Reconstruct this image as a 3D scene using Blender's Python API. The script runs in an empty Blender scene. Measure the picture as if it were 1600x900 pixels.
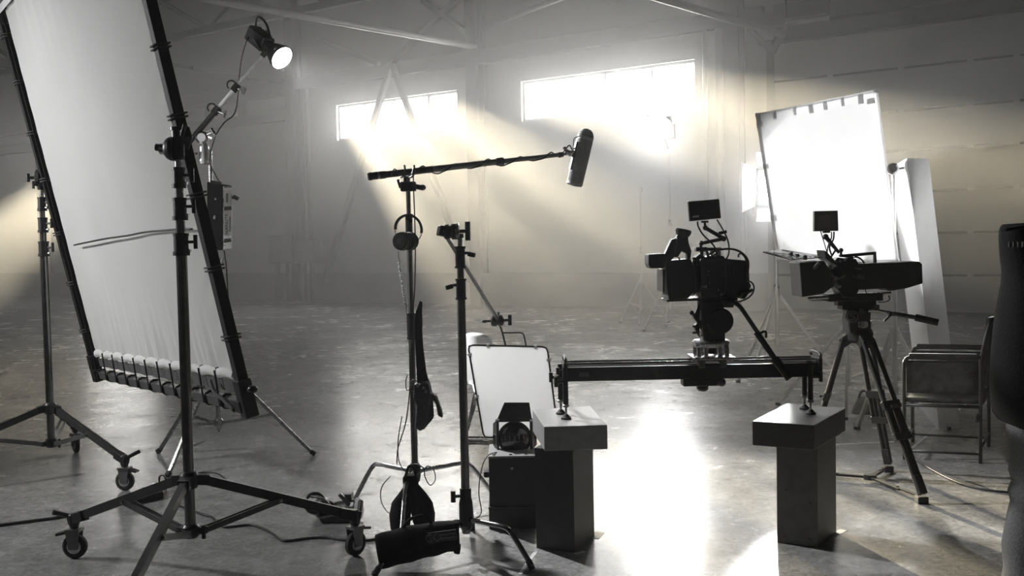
import bpy, bmesh, math, random
from mathutils import Vector, Matrix
random.seed(7)
scene = bpy.context.scene
COL = scene.collection
V = Vector

# ------------------------------------------------------------------ camera
FPX = 1600.0
PITCH = math.atan(70.0 / FPX)
ROLL = 0.020
CAM = V((0, 0, 1.5))
_F = V((0, math.cos(PITCH), -math.sin(PITCH)))
_R0 = V((1, 0, 0)); _U0 = V((0, math.sin(PITCH), math.cos(PITCH)))
_R = _R0 * math.cos(ROLL) - _U0 * math.sin(ROLL)
_U = _R0 * math.sin(ROLL) + _U0 * math.cos(ROLL)
cd = bpy.data.cameras.new('camera')
cd.sensor_width = 36.0; cd.lens = 36.0 * FPX / 1600.0
cd.clip_start = 0.05; cd.clip_end = 200
cam = bpy.data.objects.new('camera', cd); COL.objects.link(cam)
m = Matrix((( _R.x, _U.x, -_F.x, CAM.x), (_R.y, _U.y, -_F.y, CAM.y), (_R.z, _U.z, -_F.z, CAM.z), (0, 0, 0, 1)))
cam.matrix_world = m
scene.camera = cam

# ------------------------------------------------------------------ exposure, world, sun
scene.view_settings.view_transform = 'Standard'
scene.view_settings.look = 'None'
scene.view_settings.gamma = 1.0
scene.view_settings.exposure = 0.68
scene.view_settings.use_curve_mapping = False
cy = scene.cycles
cy.use_denoising = True
cy.max_bounces = 8; cy.diffuse_bounces = 4; cy.glossy_bounces = 4; cy.transmission_bounces = 6
cy.transparent_max_bounces = 12; cy.volume_bounces = 1
cy.sample_clamp_indirect = 6.0
cy.caustics_reflective = False; cy.caustics_refractive = False

SKY = 25.0
SILK_W = 350.0
SUN_E = 22.0
HAZE = (0.036, 0.0022)      # haze density by the back wall and near the camera
HAZE_T = (6.5, 15.0)       # distances from the back wall between which it thins out
world = bpy.data.worlds.new('sky'); scene.world = world
world.use_nodes = True
bg = world.node_tree.nodes['Background']
bg.inputs[0].default_value = (1.0, 0.985, 0.95, 1); bg.inputs[1].default_value = SKY

def ray(px, py):
    return (_F * FPX + _R * (px - 800.0) + _U * (450.0 - py))
def W(px, py, Y):                       # point on the vertical plane y = Y
    d = ray(px, py); return CAM + d * (Y / d.y)
def Z(px, py, z=0.0):                   # point on the level plane z
    d = ray(px, py); return CAM + d * ((z - CAM.z) / d.z)
G = Z

sun_dir = ray(441, 24).normalized()     # towards the sun
sd = bpy.data.lights.new('sun', 'SUN'); sd.energy = SUN_E; sd.angle = math.radians(0.6); sd.color = (1.0, 0.87, 0.62)
so = bpy.data.objects.new('sun', sd); COL.objects.link(so)
so.rotation_euler = sun_dir.to_track_quat('Z', 'Y').to_euler()
so.location = (-8, 40, 14)

# ------------------------------------------------------------------ materials
def mat(name, col, rough=0.5, metal=0.0, nscale=30.0, namt=0.15, bump=0.0, spec=0.5, rvar=0.1, tint=(1, 1, 1)):
    m = bpy.data.materials.new(name); m.use_nodes = True
    nt = m.node_tree; b = nt.nodes['Principled BSDF']
    if not isinstance(col, (tuple, list)): col = (col * tint[0], col * tint[1], col * tint[2])
    tc = nt.nodes.new('ShaderNodeTexCoord')
    n = nt.nodes.new('ShaderNodeTexNoise'); n.inputs['Scale'].default_value = nscale; n.inputs['Detail'].default_value = 4
    nt.links.new(tc.outputs['Object'], n.inputs['Vector'])
    r = nt.nodes.new('ShaderNodeValToRGB')
    r.color_ramp.elements[0].position = 0.3; r.color_ramp.elements[1].position = 0.7
    r.color_ramp.elements[0].color = tuple(c * (1 - namt) for c in col) + (1,)
    r.color_ramp.elements[1].color = tuple(min(1, c * (1 + namt)) for c in col) + (1,)
    nt.links.new(n.outputs['Fac'], r.inputs['Fac']); nt.links.new(r.outputs['Color'], b.inputs['Base Color'])
    mr = nt.nodes.new('ShaderNodeMapRange'); mr.inputs['To Min'].default_value = max(0.02, rough - rvar); mr.inputs['To Max'].default_value = min(1, rough + rvar)
    nt.links.new(n.outputs['Fac'], mr.inputs['Value']); nt.links.new(mr.outputs['Result'], b.inputs['Roughness'])
    b.inputs['Metallic'].default_value = metal
    b.inputs['Specular IOR Level'].default_value = spec
    if bump:
        bp = nt.nodes.new('ShaderNodeBump'); bp.inputs['Strength'].default_value = bump; bp.inputs['Distance'].default_value = 0.01
        nt.links.new(n.outputs['Fac'], bp.inputs['Height']); nt.links.new(bp.outputs['Normal'], b.inputs['Normal'])
    return m

def translucent(name, col, trans, nscale=3.0):
    m = bpy.data.materials.new(name); m.use_nodes = True
    nt = m.node_tree; nt.nodes.remove(nt.nodes['Principled BSDF']); out = nt.nodes['Material Output']
    d = nt.nodes.new('ShaderNodeBsdfDiffuse'); t = nt.nodes.new('ShaderNodeBsdfTranslucent'); x = nt.nodes.new('ShaderNodeMixShader')
    tc = nt.nodes.new('ShaderNodeTexCoord'); n = nt.nodes.new('ShaderNodeTexNoise'); n.inputs['Scale'].default_value = nscale
    nt.links.new(tc.outputs['Object'], n.inputs['Vector'])
    r = nt.nodes.new('ShaderNodeValToRGB'); r.color_ramp.elements[0].color = (col * .93, col * .93, col * .93, 1); r.color_ramp.elements[1].color = (col, col, col, 1)
    nt.links.new(n.outputs['Fac'], r.inputs['Fac'])
    nt.links.new(r.outputs['Color'], d.inputs['Color']); nt.links.new(r.outputs['Color'], t.inputs['Color'])
    x.inputs[0].default_value = trans
    nt.links.new(d.outputs[0], x.inputs[1]); nt.links.new(t.outputs[0], x.inputs[2]); nt.links.new(x.outputs[0], out.inputs['Surface'])
    return m

def emitter(name, col, strength):
    m = bpy.data.materials.new(name); m.use_nodes = True
    nt = m.node_tree; b = nt.nodes['Principled BSDF']
    b.inputs['Base Color'].default_value = (.8, .8, .8, 1)
    b.inputs['Emission Color'].default_value = col + (1,); b.inputs['Emission Strength'].default_value = strength
    return m

def pane_mat():
    m = bpy.data.materials.new('window_glass'); m.use_nodes = True
    nt = m.node_tree; nt.nodes.remove(nt.nodes['Principled BSDF']); out = nt.nodes['Material Output']
    t = nt.nodes.new('ShaderNodeBsdfTransparent'); t.inputs[0].default_value = (.93, .93, .93, 1)
    g = nt.nodes.new('ShaderNodeBsdfGlossy'); g.inputs['Roughness'].default_value = .05
    x = nt.nodes.new('ShaderNodeMixShader'); x.inputs[0].default_value = .05
    nt.links.new(t.outputs[0], x.inputs[1]); nt.links.new(g.outputs[0], x.inputs[2]); nt.links.new(x.outputs[0], out.inputs['Surface'])
    return m

def floor_mat():
    m = bpy.data.materials.new('polished_concrete'); m.use_nodes = True
    nt = m.node_tree; b = nt.nodes['Principled BSDF']; L = nt.links
    tc = nt.nodes.new('ShaderNodeTexCoord')
    def noise(sc, det, dist=0.0, rough=.5):
        n = nt.nodes.new('ShaderNodeTexNoise'); n.inputs['Scale'].default_value = sc; n.inputs['Detail'].default_value = det
        n.inputs['Distortion'].default_value = dist; n.inputs['Roughness'].default_value = rough
        L.new(tc.outputs['Object'], n.inputs['Vector']); return n
    n1 = noise(.8, 6, .5, .6); n2 = noise(4, 5, .4, .6); n3 = noise(60, 3)
    mx = nt.nodes.new('ShaderNodeMix'); mx.data_type = 'FLOAT'; mx.inputs[0].default_value = .45
    L.new(n1.outputs['Fac'], mx.inputs[2]); L.new(n2.outputs['Fac'], mx.inputs[3])
    r = nt.nodes.new('ShaderNodeValToRGB')
    r.color_ramp.elements[0].position = .32; r.color_ramp.elements[0].color = (.18, .18, .18, 1)
    r.color_ramp.elements[1].position = .68; r.color_ramp.elements[1].color = (.42, .42, .415, 1)
    L.new(mx.outputs[0], r.inputs['Fac'])
    n4 = noise(16, 8, 1.5, .75); r4 = nt.nodes.new('ShaderNodeValToRGB'); r4.color_ramp.elements[0].position = .38; r4.color_ramp.elements[0].color = (.6, .6, .6, 1); r4.color_ramp.elements[1].position = .62; r4.color_ramp.elements[1].color = (1.15, 1.15, 1.15, 1)
    L.new(n4.outputs['Fac'], r4.inputs['Fac'])
    mc = nt.nodes.new('ShaderNodeMix'); mc.data_type = 'RGBA'; mc.blend_type = 'MULTIPLY'; mc.inputs[0].default_value = 1.0
    L.new(r.outputs['Color'], mc.inputs[6]); L.new(r4.outputs['Color'], mc.inputs[7]); L.new(mc.outputs[2], b.inputs['Base Color'])
    mr = nt.nodes.new('ShaderNodeMapRange'); mr.inputs['From Min'].default_value = .22; mr.inputs['From Max'].default_value = .74
    mr.inputs['To Min'].default_value = .14; mr.inputs['To Max'].default_value = .34
    L.new(mx.outputs[0], mr.inputs['Value']); L.new(mr.outputs['Result'], b.inputs['Roughness'])
    bp = nt.nodes.new('ShaderNodeBump'); bp.inputs['Strength'].default_value = .045; bp.inputs['Distance'].default_value = .01
    mm = nt.nodes.new('ShaderNodeMath'); mm.operation = 'ADD'
    L.new(n2.outputs['Fac'], mm.inputs[0]); L.new(n3.outputs['Fac'], mm.inputs[1])
    L.new(mm.outputs[0], bp.inputs['Height']); L.new(bp.outputs['Normal'], b.inputs['Normal'])
    b.inputs['Specular IOR Level'].default_value = .6
    return m

M = {
 'floor': floor_mat(), 'glass': pane_mat(),
 'wall': mat('wall_panel', .42, .6, 0, .6, .06), 'plinth': mat('plinth_concrete', .17, .8, 0, 2, .2, .2),
 'steelbeam': mat('painted_beam', .022, .9, 0, 3, .15, 0, .2), 'palebeam': mat('pale_pipe', .22, .45, 0, 3, .1),
 'ceil': mat('roof_sheet', .10, .8, 0, 1, .2), 'winframe': mat('window_frame_paint', .6, .5, 0, 8, .05),
 'door': mat('door_panel_paint', .50, .5, 0, .8, .05), 'seam': mat('door_seam_rubber', .03, .8, 0, 10, .2),
 'black': mat('black_metal', .018, .38, 0, 40, .2), 'blackp': mat('black_plastic', .022, .5, 0, 60, .2, .05),
 'darkg': mat('dark_grey_metal', .05, .4, .3, 40, .2), 'grey': mat('grey_metal', .16, .38, .6, 30, .15),
 'chrome': mat('chrome', .62, .16, 1, 30, .06, 0, .5, .04), 'satin': mat('satin_steel', .42, .28, 1, 30, .1),
 'tube': mat('stand_tube', .22, .24, 1, 30, .12, 0, .5, .06), 'silver': mat('silver_paint', .5, .35, .7, 30, .08),
 'rubber': mat('rubber', .02, .75, 0, 60, .3, .1), 'cable': mat('cable_rubber', .015, .45, 0, 60, .2),
 'cloth': mat('black_cloth', .011, .9, 0, 90, .3, .3, .12), 'greycloth': mat('grey_cloth', .07, .85, 0, 90, .3, .3),
 'silk': translucent('white_silk', .82, .5), 'hem': translucent('white_hem', .85, .35, 8), 'bounce': translucent('white_bounce_cloth', .96, .6),
 'diff': translucent('diffusion_cloth', .92, .6), 'foam': translucent('foam_board', .96, .4, 40),
 'slab': mat('painted_slab', .30, .42, 0, 25, .12, .05), 'slabd': mat('dark_painted_slab', .08, .4, 0, 25, .1, 0, .5, .04),
 'tapet': translucent('translucent_tape', .8, .6, 20), 'bright': mat('bright_metal', .9, .35, .0, 30, .05), 'boompole': mat('boom_pole_grey', .22, .35, .2, 30, .1), 'mattblack': mat('matt_black', .014, .65, 0, 40, .2, 0, .3), 'column': mat('painted_column', .13, .5, 0, 14, .15, .05), 'columnb': mat('black_column', .03, .5, 0, 14, .2, .05),
 'white': mat('white_plastic', .75, .4, 0, 10, .05), 'label': mat('white_label', .65, .5, 0, 40, .05), 'screen': mat('screen_glass', .03, .12, 0, 10, .1),
 'screenlit': mat('grey_screen', .20, .2, 0, 10, .1),
 'lens': mat('lens_glass', .012, .05, 0, 10, .1, 0, .8, .02), 'canvas': mat('patterned_canvas', .035, .85, 0, 18, .6, .2),
 'jeans': mat('jeans_denim', .13, .9, 0, 120, .2, .3), 'skin': mat('skin', .45, .5, 0, 30, .05), 'hair': mat('hair', .02, .5, 0, 60, .3, .3),
 'tape': mat('floor_tape', .55, .6, 0, 30, .15), 'wood': mat('box_wood', .035, .55, 0, 20, .2), 'boxtop': mat('box_top_paint', .28, .45, 0, 30, .1),
 'lamp1': emitter('lamp_face_glow', (1, .98, .95), 60.0), 'lamp2': emitter('far_lamp_glow', (1, 1, 1), 40.0), 'lamp3': emitter('panel_lamp_glow', (1, 1, 1), 12.0),
 'tubelight': mat('lamp_tube', .7, .4, 0, 10, .04), 'foamgrid': mat('blimp_foam', .16, .9, 0, 200, .3, .2), 'blimp': mat('blimp_plastic', .5, .5, 0, 60, .1),
}

# ------------------------------------------------------------------ mesh builder
def frame_for(d):
    d = d.normalized(); a = V((0, 0, 1)) if abs(d.z) < .9 else V((1, 0, 0))
    u = d.cross(a).normalized(); w = u.cross(d).normalized(); return u, w

class MB:
    def __init__(s): s.v = []; s.f = []; s.sm = []
    def _add(s, vs, fs, smooth):
        o = len(s.v); s.v += [V(p) for p in vs]
        for f in fs: s.f.append([i + o for i in f]); s.sm.append(smooth)
    def hexa(s, p):     # p: 4 bottom then 4 top, both counter-clockwise from above
        s._add(p, [(3, 2, 1, 0), (4, 5, 6, 7), (0, 1, 5, 4), (1, 2, 6, 5), (2, 3, 7, 6), (3, 0, 4, 7)], False); return s
    def box(s, c, size, R=None):
        c = V(c); h = [x / 2 for x in size]; ps = []
        for z in (-1, 1):
            for x, y in ((-1, -1), (1, -1), (1, 1), (-1, 1)):
                q = V((x * h[0], y * h[1], z * h[2]))
                ps.append(c + (R @ q if R is not None else q))
        return s.hexa(ps)
    def bar(s, p0, p1, w, h, up=V((0, 0, 1))):
        p0 = V(p0); p1 = V(p1); d = (p1 - p0).normalized()
        u = d.cross(V(up)); u = u.normalized() if u.length > 1e-5 else frame_for(d)[0]
        t = u.cross(d).normalized(); ps = []
        for b in (-1, 1):
            for a, e in ((-1, p0), (1, p0), (1, p1), (-1, p1)):
                ps.append(e + u * (a * w / 2) + t * (b * h / 2))
        return s.hexa(ps)
    def lathe(s, p0, axis, prof, n=16, cap=True):
        p0 = V(p0); d = V(axis).normalized(); u, w = frame_for(d); vs = []; fs = []
        for t, r in prof:
            for i in range(n):
                a = 2 * math.pi * i / n; vs.append(p0 + d * t + (u * math.cos(a) + w * math.sin(a)) * r)
        for k in range(len(prof) - 1):
            for i in range(n):
                j = (i + 1) % n; fs.append((k * n + i, k * n + j, (k + 1) * n + j, (k + 1) * n + i))
        # sharp profile corners: split by separate rings
        vs2 = []; fs2 = []
        for k in range(len(prof) - 1):
            o = len(vs2); vs2 += vs[k * n:(k + 2) * n]
            for i in range(n):
                j = (i + 1) % n; fs2.append((o + i, o + j, o + n + j, o + n + i))
        s._add(vs2, fs2, True)
        if cap:
            for k in (0, len(prof) - 1):
                if prof[k][1] > 1e-4:
                    ring = vs[k * n:(k + 1) * n]; s._add(ring, [tuple(range(n))[::(-1 if k == 0 else 1)]], False)
        return s
    def slathe(s, p0, axis, prof, n=16):       # smooth profile
        p0 = V(p0); d = V(axis).normalized(); u, w = frame_for(d); vs = []; fs = []
        for t, r in prof:
            for i in range(n):
                a = 2 * math.pi * i / n; vs.append(p0 + d * t + (u * math.cos(a) + w * math.sin(a)) * max(r, 1e-4))
        for k in range(len(prof) - 1):
            for i in range(n):
                j = (i + 1) % n; fs.append((k * n + i, k * n + j, (k + 1) * n + j, (k + 1) * n + i))
        fs.append(tuple(range(n))[::-1]); fs.append(tuple(range((len(prof) - 1) * n, len(prof) * n)))
        s._add(vs, fs, True); return s
    def cyl(s, p0, p1, r, r1=None, n=16):
        p0 = V(p0); p1 = V(p1); d = p1 - p0
        return s.lathe(p0, d, [(0, r), (d.length, r if r1 is None else r1)], n)
    def ring(s, c, axis, R, r, n=24, k=8, a0=0, a1=2 * math.pi):
        u, w = frame_for(V(axis)); full = abs(a1 - a0 - 2 * math.pi) < 1e-4
        N = n if full else n + 1
        pts = [V(c) + (u * math.cos(a0 + (a1 - a0) * i / n) + w * math.sin(a0 + (a1 - a0) * i / n)) * R for i in range(N)]
        return s.tube(pts, r, k, full)
    def tube(s, pts, r, n=8, closed=False):
        pts = [V(p) for p in pts]; N = len(pts); vs = []; fs = []; u = None
        for i, p in enumerate(pts):
            if closed: d = pts[(i + 1) % N] - pts[i - 1]
            else: d = pts[min(i + 1, N - 1)] - pts[max(i - 1, 0)]
            d.normalize()
            if u is None: u = frame_for(d)[0]
            u = (u - d * u.dot(d)).normalized(); w = d.cross(u)
            rr = r[i] if isinstance(r, (list, tuple)) else r
            for k in range(n):
                a = 2 * math.pi * k / n; vs.append(p + (u * math.cos(a) + w * math.sin(a)) * rr)
        for i in range(N if closed else N - 1):
            i2 = (i + 1) % N
            for k in range(n):
                j = (k + 1) % n; fs.append((i * n + k, i * n + j, i2 * n + j, i2 * n + k))
        if not closed: fs.append(tuple(range(n))[::-1]); fs.append(tuple(range((N - 1) * n, N * n)))
        s._add(vs, fs, True); return s
    def ball(s, c, r, sc=(1, 1, 1), n=16, m=10, R=None):
        c = V(c); vs = []; fs = []
        for i in range(m + 1):
            t = math.pi * i / m
            for k in range(n):
                a = 2 * math.pi * k / n
                q = V((r * sc[0] * math.sin(t) * math.cos(a), r * sc[1] * math.sin(t) * math.sin(a), r * sc[2] * math.cos(t)))
                vs.append(c + (R @ q if R is not None else q))
        for i in range(m):
            for k in range(n):
                j = (k + 1) % n; fs.append((i * n + k, (i + 1) * n + k, (i + 1) * n + j, i * n + j))
        s._add(vs, fs, True); return s
    def prism(s, poly, vec):
        n = len(poly); a = [V(p) for p in poly]; b = [p + V(vec) for p in a]
        s._add(a + b, [tuple(range(n))[::-1], tuple(range(n, 2 * n))] + [(i, (i + 1) % n, n + (i + 1) % n, n + i) for i in range(n)], False); return s
    def grid(s, fn, nu, nv, smooth=True):
        vs = [fn(i / nu, j / nv) for j in range(nv + 1) for i in range(nu + 1)]
        fs = [(j * (nu + 1) + i, j * (nu + 1) + i + 1, (j + 1) * (nu + 1) + i + 1, (j + 1) * (nu + 1) + i) for j in range(nv) for i in range(nu)]
        s._add(vs, fs, smooth); return s
    # shapes drawn as they stand upright, facing the viewer, in the plane y = Y
    def pb(s, x0, y0, x1, y1, Y, d):
        k = Y / FPX; c = W((x0 + x1) / 2, (y0 + y1) / 2, Y)
        return s.box(c, (abs(x1 - x0) * k, d, abs(y1 - y0) * k))
    def pp(s, pts, Y, d):
        poly = [W(x, y, Y) - V((0, d / 2, 0)) for x, y in pts]; return s.prism(poly, (0, d, 0))
    def pc(s, x0, y0, x1, y1, Y, r, r1=None, n=14, Y1=None):
        return s.cyl(W(x0, y0, Y), W(x1, y1, Y if Y1 is None else Y1), r, r1, n)
    def pt(s, pts, Y, r, n=6, sub=4):
        q = [W(p[0], p[1], p[2] if len(p) > 2 else Y) for p in pts]
        return s.tube(spline(q, sub), r, n)
    def build(s, name, material, parent=None, bevel=0.0, origin=None):
        base = V(parent['_b']) if parent is not None else (V(origin) if origin is not None else V((0, 0, 0)))
        me = bpy.data.meshes.new(name)
        me.from_pydata([tuple(p - base) for p in s.v], [], s.f)
        bm = bmesh.new(); bm.from_mesh(me); bmesh.ops.recalc_face_normals(bm, faces=bm.faces); bm.to_mesh(me); bm.free()
        me.polygons.foreach_set('use_smooth', s.sm); me.update()
        me.materials.append(M[material] if isinstance(material, str) else material)
        o = bpy.data.objects.new(name, me); COL.objects.link(o)
        if parent is not None: o.parent = parent
        else: o.location = base
        o['_b'] = tuple(base)
        if bevel:
            md = o.modifiers.new('bevel', 'BEVEL'); md.width = bevel; md.segments = 2; md.limit_method = 'ANGLE'; md.angle_limit = math.radians(40)
        return o

def spline(pts, sub=5):
    pts = [V(p) for p in pts]
    if sub <= 1 or len(pts) < 3: return pts
    out = []; n = len(pts)
    for i in range(n - 1):
        p0 = pts[max(i - 1, 0)]; p1 = pts[i]; p2 = pts[i + 1]; p3 = pts[min(i + 2, n - 1)]
        for k in range(sub):
            t = k / sub
            out.append(.5 * ((2 * p1) + (p2 - p0) * t + (2 * p0 - 5 * p1 + 4 * p2 - p3) * t * t + (3 * p1 - p0 - 3 * p2 + p3) * t ** 3))
    out.append(pts[-1]); return out

def tag(o, label=None, cat=None, group=None, kind=None):
    if label: o['label'] = label
    if cat: o['category'] = cat
    if group: o['group'] = group
    if kind: o['kind'] = kind
    return o
def thing(name, label, cat, base, group=None):
    o = bpy.data.objects.new(name, None); COL.objects.link(o); o.location = base; o['_b'] = tuple(V(base)); o.empty_display_size = .1
    return tag(o, label, cat, group)
def text(parent, name, string, size, p, xd, yd, material, ext=.0008):
    cu = bpy.data.curves.new(name, 'FONT'); cu.body = string; cu.size = size; cu.extrude = ext; cu.align_x = 'CENTER'; cu.align_y = 'CENTER'
    cu.materials.append(M[material]); o = bpy.data.objects.new(name, cu); COL.objects.link(o); o.parent = parent
    x = V(xd).normalized(); z = x.cross(V(yd)).normalized(); y = z.cross(x); q = V(p) - V(parent['_b'])
    cu.materials.clear(); me = bpy.data.meshes.new_from_object(o); bpy.data.objects.remove(o); me.materials.append(M[material]); o = bpy.data.objects.new(name, me); COL.objects.link(o); o.parent = parent
    o.matrix_local = Matrix(((x.x, y.x, z.x, q.x), (x.y, y.y, z.y, q.y), (x.z, y.z, z.z, q.z), (0, 0, 0, 1)))
    o['_b'] = parent['_b']; return o
def spot(parent, name, p, d, power, angle, blend=.4, size=.06, col=(1, 1, 1)):
    l = bpy.data.lights.new(name, 'SPOT'); l.energy = power; l.spot_size = math.radians(angle); l.spot_blend = blend; l.shadow_soft_size = size; l.color = col
    o = bpy.data.objects.new(name, l); COL.objects.link(o); o.parent = parent; o.location = V(p) - V(parent['_b'])
    o.rotation_euler = (-V(d)).to_track_quat('Z', 'Y').to_euler(); return o
def tknob(mb, p, d, stem=.04, bar=.06, r=.006, rb=.009, bdir=V((0, 0, 1))):
    p = V(p); d = V(d).normalized(); q = p + d * stem; bdir = V(bdir).normalized()
    mb.cyl(p, q, r, n=8); mb.cyl(q - bdir * bar / 2, q + bdir * bar / 2, rb, n=8); return mb

# ------------------------------------------------------------------ hall
B0 = G(1520, 493)
AX = V((1, -.7, 0)).normalized(); NI = V((-.7, -1, 0)).normalized()    # along the back wall to the right, and into the hall
def H(s, t, z): return B0 + AX * s + NI * t + V((0, 0, z))
def onwall(px, py, off=0.0):                                           # (s, z) where a sight line meets the back wall
    d = ray(px, py); n = NI; tt = ((B0 + NI * off) - CAM).dot(n) / d.dot(n); p = CAM + d * tt
    return (p - B0).dot(AX), p.z
S0, S1, T1, ZC = -40.0, 12.0, 32.0, 9.2
RW = Matrix(((AX.x, NI.x, 0), (AX.y, NI.y, 0), (0, 0, 1)))
def hbox(mb, s0, s1, t0, t1, z0, z1):
    return mb.hexa([H(s0, t1, z0), H(s1, t1, z0), H(s1, t0, z0), H(s0, t0, z0), H(s0, t1, z1), H(s1, t1, z1), H(s1, t0, z1), H(s0, t0, z1)])
def struct(o): o['kind'] = 'structure'; return o

fl = struct(hbox(MB(), S0 - .3, S1 + .3, -.3, T1 + .3, -.3, 0).build('floor', 'floor'))
ce = struct(hbox(MB(), S0 - .3, S1 + .3, -.3, T1 + .3, ZC, ZC + .3).build('ceiling', 'ceil'))
struct(hbox(MB(), S0 - .3, S0, 0, T1, 0, ZC).build('wall_left', 'wall'))
struct(hbox(MB(), S1, S1 + .3, 0, T1, 0, ZC).build('wall_right', 'wall'))
struct(hbox(MB(), S0 - .3, S1 + .3, T1, T1 + .3, 0, ZC).build('wall_front', 'wall'))

# windows: (s0, s1, z0, z1, pane edges in px, widths of the bars right of each pane)
def wspan(px0, px1, tops, bots):
    s0 = onwall(px0, 190)[0]; s1 = onwall(px1, 170)[0]
    z1 = sum(onwall(*p)[1] for p in tops) / len(tops); z0 = sum(onwall(*p)[1] for p in bots) / len(bots)
    return s0, s1, z0, z1
w1 = wspan(526, 714, [(526, 166), (714, 143)], [(527, 222), (714, 202)])
w2 = wspan(815, 1087, [(815, 127), (1087, 87)], [(817, 186), (1087, 163)])
zb = (w1[2] + w2[2]) / 2; zt = (w1[3] + w2[3]) / 2
print('windows', w1, w2, 'girt z', onwall(487, 128)[1], onwall(748, 88)[1], onwall(1100, 40)[1])
w3 = (w1[0] - 2 * (w2[0] - w1[0]) * 1.0, w1[1] - 2 * (w2[0] - w1[0]) * 1.0, zb, zt)
WINS = [(w3[0], w3[1], [.22, .5, .78]), (w1[0], w1[1], None), (w2[0], w2[1], None)]
sx = lambda px, py: onwall(px, py)[0]
WINS[1] = (w1[0], w1[1], [(sx(566, 190) - w1[0]) / (w1[1] - w1[0]), (sx(614, 190) - w1[0]) / (w1[1] - w1[0]), (sx(667, 180) - w1[0]) / (w1[1] - w1[0])])
WINS[2] = (w2[0], w2[1], [(sx(871, 155) - w2[0]) / (w2[1] - w2[0]), (sx(943, 145) - w2[0]) / (w2[1] - w2[0]), (sx(1016, 130) - w2[0]) / (w2[1] - w2[0])])
# back wall with openings
wb = MB(); TH = .25
hbox(wb, S0, S1, -TH, 0, 0, zb); hbox(wb, S0, S1, -TH, 0, zt, ZC)
e = S0
for s0, s1, _ in WINS: hbox(wb, e, s0, -TH, 0, zb, zt); e = s1
hbox(wb, e, S1, -TH, 0, zb, zt)
struct(wb.build('wall_back', 'wall'))
for i, (s0, s1, bars) in enumerate(WINS):
    fr = MB(); w = .06
    hbox(fr, s0, s1, -.16, -.08, zb, zb + w); hbox(fr, s0, s1, -.16, -.08, zt - w, zt)
    hbox(fr, s0, s0 + w, -.16, -.08, zb, zt); hbox(fr, s1 - w, s1, -.16, -.08, zb, zt)
    wo = struct(fr.build('window_%d' % (i + 1), 'winframe', origin=H((s0 + s1) / 2, 0, zb)))
    ed = [0] + bars + [1]
    for k, b in enumerate(bars):
        sb = s0 + b * (s1 - s0); hw = .05 if (i == 1 and k == 2) or (i == 2 and k == 0) else .028
        hbox(MB(), sb - hw, sb + hw, -.15, -.09, zb + w, zt - w).build('mullion', 'winframe', wo)
    for k in range(len(ed) - 1):
        hbox(MB(), s0 + ed[k] * (s1 - s0) + w, s0 + ed[k + 1] * (s1 - s0) - .03, -.125, -.115, zb + w, zt - w).build('pane', 'glass', wo)
    pl = bpy.data.lights.new('window_portal', 'AREA'); pl.shape = 'RECTANGLE'; pl.size = s1 - s0; pl.size_y = zt - zb; pl.cycles.is_portal = True
    po = bpy.data.objects.new('window_portal', pl); COL.objects.link(po); po.location = H((s0 + s1) / 2, -.3, (zb + zt) / 2)
    po.rotation_euler = (-NI).to_track_quat('Z', 'Y').to_euler()
# plinth
sd0 = onwall(1212, 300)[0]; zd1 = (onwall(1215, 70)[1] + onwall(1600, 20)[1]) / 2
pl_ = hbox(MB(), S0, sd0 - .1, 0, .06, 0, .78).build('baseboard_back', 'plinth'); struct(pl_)
# columns, girts
tn = 0
def trim(mb, material='steelbeam'):
    global tn; tn += 1; return struct(mb.build('trim_%d' % tn, material))
zg = onwall(748, 88)[1]
colS = [onwall(470, 300)[0], onwall(748, 100)[0], onwall(1152, 100)[0]]
step = colS[1] - colS[0]
for s in [colS[0] - step * k for k in (4, 3, 2, 1)] + colS:
    mb = MB(); hbox(mb, s - .16, s + .16, 0, .05, 0, ZC); hbox(mb, s - .16, s + .16, .29, .34, 0, ZC); hbox(mb, s - .03, s + .03, .05, .29, 0, ZC); trim(mb)
zgirt = [(zg - .2, zg + .12)]
for z0, z1 in zgirt:
    mb = MB(); hbox(mb, S0, sd0 - .2, .0, .2, z0, z1); trim(mb)
# second girts left of the first column
zl1 = onwall(400, 148)[1]; zl2 = onwall(400, 186)[1]
for zz in (zl1, zl2):
    mb = MB(); hbox(mb, colS[0] - step * 3, colS[0] - .17, .0, .16, zz - .16, zz + .12); trim(mb)
for px in (381, 330):
    s = onwall(px, 175)[0]; mb = MB(); hbox(mb, s - .12, s + .12, 0, .13, zl2 + .12, zl1 - .16); trim(mb)
# chevron bracing
def wp(px, py, off): s, z = onwall(px, py, off); return H(s, off, z)
for a, b in (((612, 98), (507, 440)), ((612, 98), (735, 440)), ((592, 100), (500, 62)), ((612, 98), (712, 0)), ((660, 0), (742, 60))):
    mb = MB(); mb.bar(wp(a[0], a[1], .26), wp(b[0], b[1], .26), .12, .14, NI); trim(mb)
# vertical pipes near the second window
for px, r, mt in ((1105, .05, 'palebeam'), (1128, .09, 'palebeam'), (1140, .06, 'steelbeam')):
    s = onwall(px, 130)[0]; trim(MB().cyl(H(s, .12, .78), H(s, .12, zg - .2), r, n=10), mt)
# conduit behind the left column
s = onwall(488, 300)[0]; trim(MB().cyl(H(s, .1, 1.2), H(s, .1, zg - .2), .06, n=10), 'palebeam')

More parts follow.
